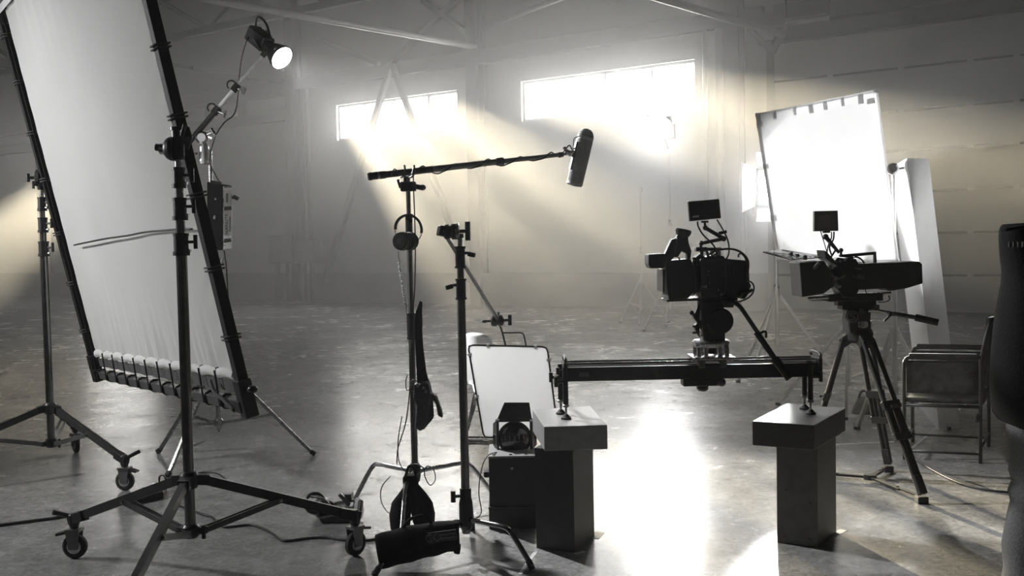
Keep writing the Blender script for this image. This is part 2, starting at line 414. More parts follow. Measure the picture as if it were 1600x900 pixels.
# roof trusses (parts of the ceiling)
def chord(p, q, w=.14, h=.16, name='truss_chord', material='steelbeam'):
    return MB().bar(p, q, w, h).build(name, material, ce)
ce['_b'] = (0, 0, 0)
def lat(v): return (v - B0).dot(AX), (v - B0).dot(NI)
p = Z(256, 61, 6.7); _, tl = lat(p)
pu = Z(256, 16, 7.7); 
for t_, zlo, zhi in ((tl, 6.7, 7.75), (tl + 5.5, 6.9, 7.95), (tl + 11, 6.9, 7.95)):
    chord(H(S0, t_, zlo), H(S1, t_, zlo)); chord(H(S0, t_, zhi), H(S1, t_, zhi))
    n = 26; ds = (S1 - S0) / n
    for k in range(n):
        a = S0 + ds * k; b = a + ds
        if k % 2 == 0: chord(H(a, t_, zlo), H(b, t_, zhi), .09, .09, 'truss_diagonal')
        else: chord(H(a, t_, zhi), H(b, t_, zlo), .09, .09, 'truss_diagonal')
# cross frames from each column into the hall
for s in [colS[0] - step * k for k in (2, 1)] + colS + [onwall(1480, 60)[0]]:
    chord(H(s, .3, 7.9), H(s, T1, 8.9), .2, .3, 'rafter')
for a, b in (((742, 73), (330, 0)), ((1222, 54), (1040, 0)), ((760, 40), (1030, -60))):
    q = wp(a[0], a[1], .3); r_ = Z(b[0], b[1], q.z) if a[0] != 760 else Z(b[0], b[1], q.z + .4)
    MB().cyl(q, q + (r_ - q) * 1.6, .07, n=10).build('tie_rod', 'palebeam', ce)
for a in ((440, 128), (300, 106)):
    q = wp(a[0], a[1], .3); r_ = Z(a[0] - 140, a[1] - 22, q.z); MB().cyl(q, q + (r_ - q) * 1.0, .06, n=8).build('tie_rod', 'steelbeam', ce)

# sectional roll-up door
dlines = [(1400, 98), (1400, 176), (1400, 240), (1500, 297), (1520, 377), (1520, 430)]
z_s = [onwall(1500, y)[1] for y in (97, 165, 230, 296, 363, 430, 492)]
ph = (z_s[0] - 0) / 6.0
do = hbox(MB(), sd0, S1 - .5, .0, .03, 0, z_s[0] + 2 * ph).build('door_1', 'seam'); struct(do)
ztop = onwall(1400, 107)[1] + .0
zs = [onwall(1500, y)[1] for y in (97, 165.5, 230, 296.5, 363, 430)]
print('door seams', zs, 'top', onwall(1400, 48)[1], onwall(1220, 72)[1])
ph = (zs[0] - zs[5]) / 5
k = 0; z = zs[0]
levels = [zs[5] - ph * 1.02] + zs[::-1] + [zs[0] + ph * .98]
levels[0] = .04
for z0, z1 in zip(levels[:-1], levels[1:]):
    hbox(MB(), sd0 + .02, S1 - .5, .03, .09, z0 + .022, z1 - .022).build('panel', 'door', do, .008)
for z in zs:
    for px in (1300, 1410, 1518, 1590):
        s = onwall(px, 200)[0]; hbox(MB(), s - .05, s + .05, .085, .11, z - .028, z + .028).build('hinge', 'silver', do)
zd = levels[-1]
mb = MB(); hbox(mb, sd0 - .12, sd0, 0, .14, 0, zd + .05); struct(mb.build('trim_40', 'palebeam'))
mb = MB(); hbox(mb, sd0 - .3, S1, .0, .28, zd + .32, zd + .6); struct(mb.build('trim_41', 'steelbeam'))
mb = MB(); hbox(mb, sd0 - .3, S1, .0, .12, zd + .02, zd + .07); struct(mb.build('trim_42', 'steelbeam'))
s = onwall(1420, 25)[0]; mb = MB(); hbox(mb, s - .12, s + .12, 0, .2, zd + .05, zd + .35); struct(mb.build('trim_43', 'steelbeam'))
s = onwall(1212, 50)[0]; mb = MB(); mb.bar(H(s, .2, zd - .2), H(s + .35, .2, zd + .35), .1, .1, NI); mb.bar(H(s, .2, zd - .2), H(s - .5, .2, zd + .35), .1, .1, NI); struct(mb.build('trim_44', 'palebeam'))
# tube lamp under the beam (unlit)
t = thing('tube_light', 'unlit pale tube light under the dark beam above the big door', 'light', wp(1262, 33, .5))
a = wp(1228, 37, .5); b = wp(1295, 28, .5); MB().cyl(a, b, .05, n=10).build('tube', 'tubelight', t); MB().bar(a + V((0, 0, .07)), b + V((0, 0, .07)), .1, .05).build('housing', 'palebeam', t)
for q in (a, b): MB().bar(q + V((0, 0, .07)), q + V((0, 0, 1.5)), .03, .03, NI).build('hanger', 'steelbeam', t)
# switch cabinets on the wall by the left column
for x0, x1, y0, y1, lb in ((446, 484, 367, 411, 'larger grey electrical cabinet on the wall by the column, left of two'), (487, 516, 372, 410, 'smaller grey electrical cabinet on the wall, right of two')):
    sa, za = onwall(x0, y1); sb, zb_ = onwall(x1, y0)
    t = thing('electrical_cabinet', lb, 'cabinet', H((sa + sb) / 2, .5, 0), 'electrical cabinets by the column')
    hbox(MB(), sa, sb, .36, .62, za, zb_).build('cabinet_body', 'steelbeam', t, .01)
    hbox(MB(), sa + .03, sb - .03, .62, .64, za + .04, zb_ - .04).build('cabinet_door', 'grey', t, .005)
    for q in (sa + .1, (sa + sb) / 2 + .05): hbox(MB(), q, q + .12, .4, .5, 0.0, za).build('pedestal', 'steelbeam', t)
    MB().cyl(H(sb - .08, .64, (za + zb_) / 2), H(sb - .08, .68, (za + zb_) / 2), .03, n=8).build('handle', 'black', t)
# floor joints and tape
for a, b, w in (((1300, 695), (1420, 689), .03), ((1425, 700), (1560, 590), .02)):
    MB().bar(G(*a) + V((0, 0, .0005)), G(*b) + V((0, 0, .0005)), w, .002).build('joint_line', 'tape', fl)
for a, b, w in (((928, 842), (937, 832), .05), ((812, 898), (840, 858), .02), ((1300, 838), (1318, 828), .04), ((897, 866), (915, 862), .03)):
    MB().bar(G(*a) + V((0, 0, .0006)), G(*b) + V((0, 0, .0006)), w, .002).build('tape_mark', 'tape', fl)
fl['_b'] = (0, 0, 0)
# ------------------------------------------------------------------ roller stands and the big overhead frame
def up(p, z): return V((p.x, p.y, z))
def caster(root, foot, out, r=.06, lever_side=1):
    out = V(out).normalized(); side = V((-out.y, out.x, 0)) * lever_side
    c = up(foot, r) + out * .0
    w = MB(); w.lathe(c - side * .016, side, [(0, r * .82), (.006, r), (.026, r), (.032, r * .82)], 20)
    wo = w.build('wheel', 'rubber', root)
    MB().lathe(c - side * .019, side, [(0, r * .5), (.004, r * .62), (.034, r * .62), (.038, r * .5)], 16).build('wheel_hub', 'silver', wo)
    fk = MB()
    for sgn in (-1, 1):
        q = c + side * .024 * sgn
        fk.prism([q - out * .022 - V((0, 0, .012)), q + out * .022 - V((0, 0, .012)), q + out * .035 + V((0, 0, r + .02)), q - out * .035 + V((0, 0, r + .02))], side * .004)
    fk.box(c + V((0, 0, r + .02)), (.07, .06, .012), Matrix(((out.x, side.x, 0), (out.y, side.y, 0), (0, 0, 1))))
    fo = fk.build('caster_fork', 'grey', root)
    MB().cyl(c + V((0, 0, r + .024)), c + V((0, 0, r + .075)), .013, n=10).build('caster_stem', 'satin', fo)
    b = MB(); q = c + out * .03 + V((0, 0, r + .012)); b.bar(q, q + out * .055 - V((0, 0, .012)), .045, .012); b.build('brake_pedal', 'black', fo)

def roller_stand(label, c, feet, knob=V((1, -.25, 0)), fold=1.0):
    root = thing('roller_stand', label, 'light stand', c, 'wheeled lighting stands')
    at = lambda z: up(c, z)
    pole = MB().cyl(at(.20), at(1.48), .0245, n=20); pole.build('lower_tube', 'tube', root)
    MB().cyl(at(1.48), at(1.64), .0205, n=18).build('middle_tube', 'tube', root)
    MB().cyl(at(1.64), at(1.78), .0175, n=18).build('upper_tube', 'tube', root)
    MB().cyl(at(1.78), at(1.99), .015, n=18).build('top_tube', 'satin', root)
    knob = knob.normalized()
    for z0, z1, r in ((1.474, 1.574, .034), (1.632, 1.732, .031), (1.775, 1.866, .028)):
        co = MB().lathe(at(z0), (0, 0, 1), [(0, r + .003), (.018, r + .003), (.018, r - .002), (z1 - z0 - .012, r - .002), (z1 - z0 - .012, r + .001), (z1 - z0, r + .001)], 20).build('locking_collar', 'black', root)
        k = MB(); tknob(k, at((z0 + z1) / 2 + .01) + knob * (r - .004), knob, .042, .062, .007, .0095); k.build('knob', 'black', co)
        MB().cyl(at(z0 + .02) + knob * (r - .002), at(z0 + .02) + knob * (r + .014), .008, n=8).build('bolt', 'satin', co)
    # leg collars
    uc = MB().lathe(at(.425), (0, 0, 1), [(0, .034), (.015, .042), (.06, .042), (.075, .034)], 18)
    for ft in feet:
        o = (up(ft, 0) - up(c, 0)).normalized(); uc.bar(at(.463) + o * .03, at(.455) + o * .085, .05, .045)
    uc.build('leg_collar', 'black', root)
    lc = MB().lathe(at(.20), (0, 0, 1), [(0, .03), (.012, .038), (.05, .038), (.06, .03)], 18)
    for ft in feet:
        o = (up(ft, 0) - up(c, 0)).normalized(); lc.bar(at(.228) + o * .03, at(.228) + o * .07, .04, .03)
    lc.build('brace_collar', 'black', root)
    k = MB(); tknob(k, at(.228) + knob * .034, knob, .03, .06, .007, .01); k.build('collar_knob', 'black', root)
    for ft in feet:
        o = (up(ft, 0) - up(c, 0)).normalized(); side = V((-o.y, o.x, 0)); L = (up(ft, 0) - up(c, 0)).length
        a = at(.455) + o * .07; b = up(ft, .215) - o * .05
        lg = MB().bar(a, b, .028, .042).build('leg', 'darkg', root)
        sk = MB(); sk.bar(b - o * .03 + V((0, 0, .006)), up(ft, .19) + o * .025, .045, .05); sk.lathe(up(ft, .15), (0, 0, 1), [(0, .02), (.02, .026), (.065, .026), (.075, .018)], 14)
        sk.build('leg_socket', 'black', root, .004)
        lv = MB(); q = up(ft, .205) + o * .02; lv.cyl(q, q + o * .035 + side * .075 * fold + V((0, 0, .035)), .011, .013, 10); lv.build('socket_lever', 'black', root)
        m_ = a.lerp(b, .52)
        br = MB(); 
        for sg in (-1, 1): br.bar(at(.228) + o * .06 + side * .017 * sg, m_ - V((0, 0, .01)) + side * .017 * sg, .006, .026)
        br.build('brace', 'grey', root)
        MB().cyl(m_ - side * .028 - V((0, 0, .01)), m_ + side * .028 - V((0, 0, .01)), .009, n=8).build('brace_pin', 'satin', root)
        caster(root, ft, (o + side * .5), .06)
    return root

cA = V((-1.474, 4.58, 0)); cB = V((-3.10, 6.80, 0))
fa = [G(118, 872), G(556, 868)]; fa.append(cA * 3 - fa[0] - fa[1])
for i in range(3): fa[i] = V((fa[i].x, fa[i].y, 0))
fa[2] = cA + (fa[2] - cA).normalized() * .80
fb = [G(196, 766), G(119, 707)]; fb = [V((q.x, q.y, 0)) for q in fb]; q = cB * 3 - fb[0] - fb[1]; fb.append(cB + (q - cB).normalized() * .84)
RA = roller_stand('wheeled steel light stand in the left foreground, before the white fabric', cA, fa)
RB = roller_stand('wheeled steel light stand at the far left, behind the white fabric edge', cB, fb, V((1, -.3, 0)))

# frame geometry: a runs from the right bar (0) to the left bar (1), b is the height up the leaning frame
PR = V((-1.470, 4.63, 2.02)); PL = V((-3.05, 6.78, 1.93))
uu = (PL - PR); FWID = uu.length; uu = uu / FWID
nn = V((.807, .591, 0)); lean = V((0, 0, 1)) - nn * .213; lean.normalize()
BLO, BHI = -1.285, 1.19
fn = uu.cross(lean).normalized()
if fn.y > 0: fn = -fn              # towards the camera
def FR(a, b, off=0.0): return PR + uu * (a * FWID) + lean * b + fn * off
fr = thing('butterfly_scrim', 'large leaning butterfly frame of white silk held between two wheeled stands', 'diffusion frame', up(FR(.5, BLO), 0))
MB().bar(FR(0, BLO - .03), FR(0, BHI + .02), .055, .05, fn).build('side_bar', 'mattblack', fr, .003)
MB().bar(FR(1, BLO - .03), FR(1, BHI + .02), .05, .05, fn).build('side_bar', 'mattblack', fr, .003)
MB().bar(FR(-.008, BLO), FR(1.008, BLO), .05, .05, fn).build('bottom_bar', 'grey', fr, .003)
MB().bar(FR(-.008, BHI), FR(1.008, BHI), .05, .05, fn).build('top_bar', 'grey', fr, .003)
MB().bar(FR(.014, BLO), FR(.014, BHI), .012, .03, fn).build('inner_rail', 'silver', fr)
MB().bar(FR(.986, BLO), FR(.986, BHI), .010, .012, fn).build('inner_rail', 'mattblack', fr)
# corner sleeves
for a, b, sa, sb in ((0, BLO, 1, 1), (1, BLO, -1, 1), (1, BHI, -1, -1), (0, BHI, 1, -1)):
    k = MB(); k.bar(FR(a, b - .055 * sb), FR(a, b + .13 * sb), .075, .066, fn); k.bar(FR(a, b, .01), FR(a + .03 * sa, b, .01), .06, .06, fn); k.build('corner_sleeve', 'black', fr, .006)
k = MB(); k.cyl(FR(0, BLO + .07), FR(-.035, BLO + .085), .012, n=10); k.ball(FR(-.042, BLO + .088), .024, (1, 1, .8)); k.build('corner_knob', 'black', fr)
def band(a, b):
    k = MB(); 
    for dz in (-.008, .008):
        pts = [FR(a, b + dz) + uu * (x * .034) + fn * (y * .034) for x, y in ((-1, -1), (1, -1), (1, 1), (-1, 1))]; k.tube(pts, .0045, 5, True)
    return k
for b in (-.95, -.62, -.28, .08, .39, .72, 1.02):
    band(0, b).build('elastic_band', 'greycloth', fr); band(1, b - .03).build('elastic_band', 'greycloth', fr)
# silk with gathers near its edges
FA0, FA1, FB0, FB1 = .028, .965, BLO + .17, BHI - .06
def silk(i, j):
    a = FA0 + (FA1 - FA0) * i; b = FB0 + (FB1 - FB0) * j
    e = math.exp(-j * 13); w = e * .008 * (math.sin(i * 96 + 2.2 * math.sin(i * 17)) + .6 * math.sin(i * 171 + 1.3))
    er = math.exp(-i * 16); w += er * .003 * math.sin(j * 90 + 3 * i * 20)
    el = math.exp(-(1 - i) * 18); w += el * .0008 * math.sin(j * 70 - (1 - i) * 40)
    et = math.exp(-(1 - j) * 8); w += et * .005 * math.sin(i * 80 + 1.5 * math.sin(i * 9))
    w += .012 * math.sin(i * 5.1 + 1) * math.sin(j * 3.2)
    b -= .012 * abs(math.sin(i * math.pi * 11)) * math.exp(-j * 30)
    return FR(a, b, -.004 + w)
sk = MB().grid(silk, 220, 120).build('silk', 'silk', fr)
NB = 11
for k_ in range(NB):
    a0 = FA0 + (FA1 - FA0) * k_ / NB; a1 = FA0 + (FA1 - FA0) * (k_ + 1) / NB
    def hem(i, j, a0=a0, a1=a1):
        a = a0 + (a1 - a0) * (.02 + .96 * i); return FR(a, FB0 - .055 + .05 * j + .012 * math.sin(i * math.pi), .014 * math.sin(j * math.pi) + .002)
    MB().grid(hem, 8, 4).build('hem_panel', 'hem', sk)
    def web(i, j, a0=a0, a1=a1):
        a = a0 + (a1 - a0) * i; return FR(a, FB0 - .115 + .06 * j, -.008 + .010 * math.sin(i * 3.1))
    MB().grid(web, 6, 2).build('edge_webbing', 'greycloth', sk)
    k = MB(); k.bar(FR(a1 - .004, FB0 - .01, .016), FR(a1 - .004, BLO - .02, .03), .012, .006, fn)
    k.tube([FR(a1 - .004 - .012, BLO, 0) + lean * (math.cos(t) * .034) + fn * (math.sin(t) * .034) for t in [2 * math.pi * q / 10 for q in range(10)]], .007, 6, True)
    k.build('tie', 'cloth', fr)
# white flap at the top left corner and the loose strap at the lower right
MB().grid(lambda i, j: FR(1 - .02 - .17 * i, BHI - .02 - .05 * j, .02), 6, 2).build('corner_flap', 'hem', fr)
MB().tube(spline([FR(.13, FB0 - .06, .03), FR(.10, FB0 - .11, .05), FR(.07, BLO + .03, .045), FR(.03, BLO - .02, .04)], 5), .010, 6).build('loose_strap', 'greycloth', fr)
# thin cord across the silk
cq = []
for px, py in ((116, 383), (135, 379), (165, 373), (200, 368), (225, 363), (258, 360), (280, 358), (300, 358)):
    d = ray(px, py); t_ = (FR(0, 0, .03) - CAM).dot(fn) / d.dot(fn); cq.append(CAM + d * t_)
MB().tube(spline(cq, 4), .0055, 6).build('cord', 'cable', fr)

# grip heads clamping the frame to its stands
def grip_head(root, c, toward, knobd):
    toward = V(toward).normalized()
    h = MB(); h.lathe(c + V((0, 0, -.08)), (0, 0, 1), [(0, .024), (.02, .027), (.105, .027), (.13, .02)], 16); h.build('head_sleeve', 'black', root)
    d = MB(); d.lathe(c - toward * .035, toward, [(0, .035), (.008, .052), (.03, .055), (.034, .04), (.044, .04), (.048, .055), (.075, .052), (.08, .03)], 24); d.build('grip_disc', 'darkg', root)
    k = MB(); tknob(k, c - toward * .03, -toward, .05, .055, .01, .013); k.build('head_knob', 'black', root)
    k = MB(); tknob(k, c + V((0, 0, -.05)) + knobd * .02, knobd, .04, .05, .007, .009); k.build('sleeve_knob', 'black', root)
hA = up(cA, 1.985)
MB().lathe(hA + V((0, 0, -.085)), (0, 0, 1), [(0, .024), (.012, .030), (.07, .030), (.07, .026), (.13, .026), (.13, .031), (.145, .031)], 18).build('head_sleeve', 'black', RA)
k = MB(); tknob(k, hA + V((.02, -.02, .035)), V((.8, -1, .2)), .035, .05, .007, .009, V((.3, 0, 1))); k.build('head_knob', 'black', RA)
MB().bar(hA + V((.03, .01, -.02)), PR + V((0, 0, -.0)), .05, .10).build('jaw', 'black', RA, .006)
d = MB(); hd = hA + V((-.028, .0, -.035)); d.lathe(hd + V((-.035, 0, 0)), (1, 0, 0), [(0, .022), (.008, .036), (.018, .047), (.032, .054), (.05, .055)], 24); d.build('clamp_dome', 'darkg', RA)
MB().cyl(hd + V((-.05, 0, 0)), hd + V((-.033, 0, 0)), .026, n=16).build('dome_ring', 'chrome', RA); MB().cyl(hd + V((-.07, 0, .008)), hd + V((-.05, 0, .005)), .016, n=12).build('dome_cap', 'black', RA)
hB = up(cB, 1.995); grip_head(RB, hB, V((1, .2, 0)), V((-.5, -1, 0)).normalized())
MB().bar(hB + V((-.03, -.0, 0)), PL + V((.13, .05, -.0)), .07, .09).build('jaw', 'grey', RB, .006)

# ------------------------------------------------------------------ spot lamp on the boom stand
cC = V((-2.10, 7.22, 0))
bs = thing('boom_stand', 'slim tripod stand with slanted silver boom arm behind the silk frame', 'light stand', cC)
at = lambda z: up(cC, z)
MB().cyl(at(.22), at(1.3), .0175, n=14).build('lower_tube', 'satin', bs); MB().cyl(at(1.3), at(2.2), .015, n=14).build('upper_tube', 'satin', bs)
MB().lathe(at(1.26), (0, 0, 1), [(0, .024), (.09, .024)], 14).build('locking_collar', 'black', bs)
k = MB(); tknob(k, at(1.31) + V((.02, -.01, 0)), V((1, -.3, 0)), .04, .05); k.build('knob', 'satin', bs)
k = MB(); tknob(k, W(336, 408, 7.15), V((1, -.1, .1)), .05, .04, .008, .014, V((.3, 0, 1))); k.build('knob', 'satin', bs)
MB().lathe(at(.62), (0, 0, 1), [(0, .03), (.02, .038), (.08, .038), (.1, .03)], 14).build('leg_collar', 'black', bs)
MB().lathe(at(.24), (0, 0, 1), [(0, .022), (.01, .03), (.05, .03), (.06, .022)], 14).build('brace_collar', 'satin', bs)
for q in (G(490, 712), G(248, 709), G(263, 746)):
    o = (up(q, 0) - cC).normalized(); a = at(.68) + o * .04; b = up(q, .012)
    MB().bar(a, b, .018, .024).build('leg', 'satin', bs); MB().bar(a.lerp(b, .97), b + o * .012, .026, .03).build('foot', 'rubber', bs)
    MB().bar(at(.27) + o * .03, a.lerp(b, .55), .012, .02).build('brace', 'satin', bs)
J = W(318, 218, 7.2); 
MB().lathe(up(J, J.z - .17), (0, 0, 1), [(0, .035), (.02, .038), (.12, .034), (.14, .026)], 14).build('boom_socket', 'silver', bs)
hd = MB(); hd.lathe(J + V((0, -.05, .01)), (0, 1, 0), [(0, .03), (.01, .045), (.04, .045), (.06, .045), (.09, .045), (.1, .03)], 18); hd.build('swivel', 'chrome', bs)
k = MB(); tknob(k, J + V((.04, -.04, .03)), V((1, -.4, .3)), .05, .06, .008, .013, V((.6, 0, -1))); k.build('knob', 'satin', bs)
k = MB(); tknob(k, J + V((-.03, -.04, -.1)), V((-1, -.4, -.1)), .04, .05, .007, .012); k.build('knob', 'satin', bs)
BA = W(262, 262, 7.22); BB = W(414, 83, 7.22)
MB().cyl(BA, BA.lerp(BB, .5), .019, n=14).build('boom_tube', 'darkg', bs); MB().cyl(BA.lerp(BB, .5), BA.lerp(BB, .72), .015, n=14).build('boom_tube', 'bright', bs); MB().cyl(BA.lerp(BB, .70), BB, .012, n=14).build('boom_tube', 'bright', bs)
bd = (BB - BA).normalized()
for f_ in (.5, .70):
    q = BA.lerp(BB, f_); MB().cyl(q - bd * .03, q + bd * .03, .026, n=14).build('boom_collar', 'black', bs)
    k = MB(); tknob(k, q + V((.02, -.01, -.01)), V((.8, -.3, -.35)), .05, .05, .008, .012, V((.4, 0, 1))); k.build('knob', 'satin', bs)
    k = MB(); k.ring(q - V((.03, 0, -.02)), V((0, 1, 0)), .03, .006, 12, 6, 0, 4); k.build('hook', 'black', bs)
# lamp head
lp = thing('spot_lamp', 'glowing round spot lamp at the top end of the boom arm', 'lamp', BB)
ld = V((.144, -.095, -.126)).normalized(); FC = W(441, 91, 7.15)
sh = MB(); prof = [(-.19, .035), (-.17, .045), (-.12, .05), (-.10, .06), (-.02, .088), (.0, .09), (.0, .082), (-.02, .08), (-.09, .05)]
sh.lathe(FC, ld, prof, 28, False); sh.build('reflector', 'darkg', lp)
MB().lathe(FC - ld * .012, ld, [(0, .083), (.004, .083)], 28).build('lamp_face', 'lamp1', lp)
bx = FC - ld * .27; R_ = ld.to_track_quat('Y', 'Z').to_matrix()
b_ = MB(); b_.box(bx, (.10, .19, .11), R_); bo = b_.build('housing', 'black', lp, .012)
for i in range(5): MB().box(bx + ld * (-.07 + .03 * i) + R_ @ V((0, 0, .056)), (.085, .01, .008), R_).build('cooling_fin', 'darkg', bo)
h_ = MB(); h_.tube(spline([bx - ld * .08 + R_ @ V((0, 0, .05)), bx - ld * .1 + R_ @ V((0, 0, .12)), bx + ld * .0 + R_ @ V((0, 0, .12)), bx + ld * .09 + R_ @ V((0, 0, .06))], 4), .008, 8); h_.build('carry_handle', 'black', lp)
yk = MB()
for s_ in (-1, 1): yk.bar(bx + R_ @ V((.065 * s_, .02, 0)), BB + R_ @ V((.05 * s_, 0, .02)), .02, .008)
yk.cyl(BB - bd * .03, BB + bd * .05, .02, n=12); yk.build('yoke', 'grey', lp)
k = MB(); tknob(k, bx + R_ @ V((-.06, -.06, .02)), R_ @ V((-1, -.2, .1)), .05, .05, .008, .012); k.build('tilt_knob', 'satin', lp)
pc = MB(); pc.tube(spline([bx - ld * .09, W(386, 62, 7.25), W(378, 90, 7.3), W(374, 120, 7.3), W(372, 150, 7.3), W(366, 178, 7.28), W(350, 192, 7.26), W(336, 215, 7.2), W(328, 250, 7.15), W(336, 272, 7.12), W(343, 284, 7.1)], 4), .0045, 5); pc.build('power_cord', 'cable', lp)
spot(lp, 'lamp_beam', FC + ld * .03, ld, 520, 62, .6, .05)
# control box on the boom stand
cb = thing('lamp_control_box', 'black lamp control box with white lettering strap, hung on the boom stand', 'control box', W(342, 390, 7.1))
Yb = 7.08
ps = [W(323, 284, Yb), W(347, 288, Yb - .06), W(347, 389, Yb - .06), W(323, 391, Yb)]
bb = MB(); ps = [W(323, 391, Yb), W(347, 391, Yb - .07), W(362, 389, Yb), W(338, 389, Yb + .07), W(323, 284, Yb), W(347, 288, Yb - .07), W(362, 290, Yb), W(338, 286, Yb + .07)]
bb.hexa(ps); bb.build('box_body', 'mattblack', cb, .006)
n2 = (ps[2] - ps[1]).cross(V((0, 0, 1))).normalized()
e0 = ps[1]; e1 = ps[2]; up1 = ps[5] - ps[1]
def face(u, v, o=.002): return e0.lerp(e1, u) + up1 * v + n2 * o
sp = MB(); sp.prism([face(.06, .01), face(.94, .01), face(.94, .97), face(.06, .97)], n2 * .006); sp.build('strap_panel', 'satin', cb)
for v0, v1, mt in ((.22, .60, 'label'), (.66, .93, 'label'), (.60, .66, 'black'), (.11, .17, 'black'), (.94, .97, 'black')):
    MB().prism([face(.14, v0, .008), face(.86, v0, .008), face(.86, v1, .008), face(.14, v1, .008)], n2 * .002).build('printed_label', mt, cb)
text(cb, 'lettering', 'NANLITE', .035, face(.36, .395, .011), V((0, 0, 1)), (e0 - e1).normalized(), 'black')
MB().prism([face(.66, .27, .010), face(.76, .27, .010), face(.76, .50, .010), face(.66, .50, .010)], n2 * .001).build('printed_stripe', 'grey', cb)
MB().prism([face(.32, .72, .010), face(.52, .72, .010), face(.52, .86, .010), face(.32, .86, .010)], n2 * .001).build('printed_stripe', 'grey', cb)
k = MB(); tknob(k, W(362, 309, Yb), V((1, -.2, 0)), .03, .04, .008, .014, V((1, 0, -.6))); k.build('clamp_knob', 'black', cb)
mb = MB(); n3 = (ps[1] - ps[0]).cross(V((0, 0, 1))).normalized(); q = ps[0].lerp(ps[1], .6) + up1 * .50; mb.cyl(q, q + n3 * .015, .014, n=10); mb.build('socket', 'satin', cb)
q = ps[0].lerp(ps[1], .6) + up1 * .78; MB().cyl(q, q + n3 * .008, .006, n=8).build('indicator', 'label', cb)
MB().bar(ps[4].lerp(ps[5], .3) + V((0, 0, .005)), ps[4].lerp(ps[5], .9) + V((0, 0, .005)), .02, .02).build('top_clamp', 'black', cb)
pc = MB(); pc.tube(spline([W(350, 391, 7.07), W(353, 410, 7.08), W(355, 440, 7.1), W(356, 470, 7.1), W(351, 490, 7.12), W(345, 540, 7.14), W(343, 600, 7.15), G(342, 675) + V((0, 0, .006)), G(318, 690) + V((0, 0, .006)), G(288, 702) + V((0, 0, .006))], 5), .005, 6)
pc.build('power_cord', 'cable', cb)

# ------------------------------------------------------------------ cables and small kit on the floor
def cable(label, pts, r=.007):
    q = [G(*p) + V((0, 0, r)) for p in pts]; mb = MB().tube(spline(q, 5), r, 6)
    return tag(mb.build('cable', 'cable', None, 0, up(q[0], 0)), label, 'cable', 'cables on the floor')
cable('black cable on the floor left of the front wheeled stand', [(-40, 828), (0, 823), (45, 817), (90, 811), (110, 806), (150, 797), (185, 785), (215, 777)], .009)
cable('black cable winding from the front wheeled stand to the black sandbag', [(262, 800), (270, 790), (292, 796), (318, 806), (332, 810), (350, 825), (390, 822), (412, 828), (430, 838), (445, 847), (480, 843), (510, 842), (540, 846), (575, 846), (600, 842)], .007)
cable('small looped cable on the floor behind the front stand pole', [(303, 742), (318, 739), (340, 741), (352, 750), (355, 754), (340, 752), (318, 746), (306, 744)], .005)
cable('thin black cable on the floor between tripod and person', [(1420, 708), (1432, 720), (1460, 738), (1500, 757), (1540, 767), (1580, 771), (1640, 773)], .007)
# black mat-like power strip behind the front stand
t = thing('power_strip', 'black power strip box on the floor behind the front stand pole', 'power strip', G(240, 783))
mb = MB(); P0 = [G(206, 790), G(256, 779), G(262, 765), G(222, 772)]; mb.hexa([P0[0], P0[1], P0[2], P0[3]] + [p_ + V((0, 0, .045)) for p_ in P0]); mb.build('strip_body', 'blackp', t, .008)
for f_ in (.25, .5, .75):
    q = (P0[0].lerp(P0[1], f_) + P0[3].lerp(P0[2], f_)) / 2 + V((0, 0, .045)); MB().cyl(q, q + V((0, 0, .006)), .02, n=12).build('socket', 'darkg', t)
MB().tube(spline([G(250, 770) + V((0, 0, .045)), G(250, 770) + V((0, 0, .10)), G(258, 772) + V((0, 0, .11)), G(262, 772) + V((0, 0, .05))], 5), .006, 6).build('plug_loop', 'cable', t)

# lamp lying on the floor
Yl = 5.55
t = thing('floor_lamp_head', 'pair of drum-shaped lamp heads lying on the floor by the caster', 'lamp', G(530, 815))
mb = MB(); c = W(492, 786, Yl); mb.ring(c, V((.35, -.9, .2)), .052, .010, 28, 8); mb.build('barn_ring', 'darkg', t)
mb = MB(); a = W(506, 795, Yl + .05); dd = V((.55, -.75, -.10)).normalized(); mb.lathe(a - dd * .04, dd, [(0, .05), (.01, .058), (.08, .058), (.09, .052), (.085, .03), (.05, .025)], 26); mb.build('drum', 'darkg', t)
MB().lathe(a - dd * .012, dd, [(0, .0595), (.03, .0595)], 26).build('drum_band', 'satin', t)
mb = MB(); a = W(541, 797, Yl + .02); dd = V((1, -.3, .15)).normalized(); mb.lathe(a - dd * .08, dd, [(0, .03), (.02, .05), (.10, .056), (.15, .056), (.155, .045)], 24); mb.build('lamp_body', 'black', t)
MB().lathe(a + dd * .05, dd, [(0, .058), (.02, .06), (.028, .058)], 24).build('chrome_ring', 'chrome', t)
mb = MB(); mb.pp([(528, 773), (533, 770), (548, 786), (543, 790)], Yl - .02, .03); mb.pb(536, 770, 551, 782, Yl + .03, .07); mb.build('bracket', 'grey', t, .004)
mb = MB(); mb.pp([(500, 806), (532, 800), (560, 806), (556, 815), (505, 815)], Yl - .01, .10); mb.build('base', 'blackp', t, .008)
MB().tube(spline([W(484, 775, Yl), W(505, 780, Yl - .05), W(523, 797, Yl - .06), W(534, 790, Yl)], 4), .008, 6).build('yoke', 'darkg', t)
# ------------------------------------------------------------------ century stands
def cleg(c, foot, zh, bend=.62, rise=.02):
    o = up(foot, 0) - up(c, 0); L = o.length; o.normalize()
    a = up(c, zh) + o * .02; b = up(c, zh + rise) + o * (L * bend); f_ = up(foot, .012)
    b0 = a.lerp(b, .84); b1 = b.lerp(f_, .28)
    return spline([a, a.lerp(b, .5), b0, b * .6 + (b0 + b1) * .2, b1, b1.lerp(f_, .5), f_], 4), f_, (f_ - b1).normalized()

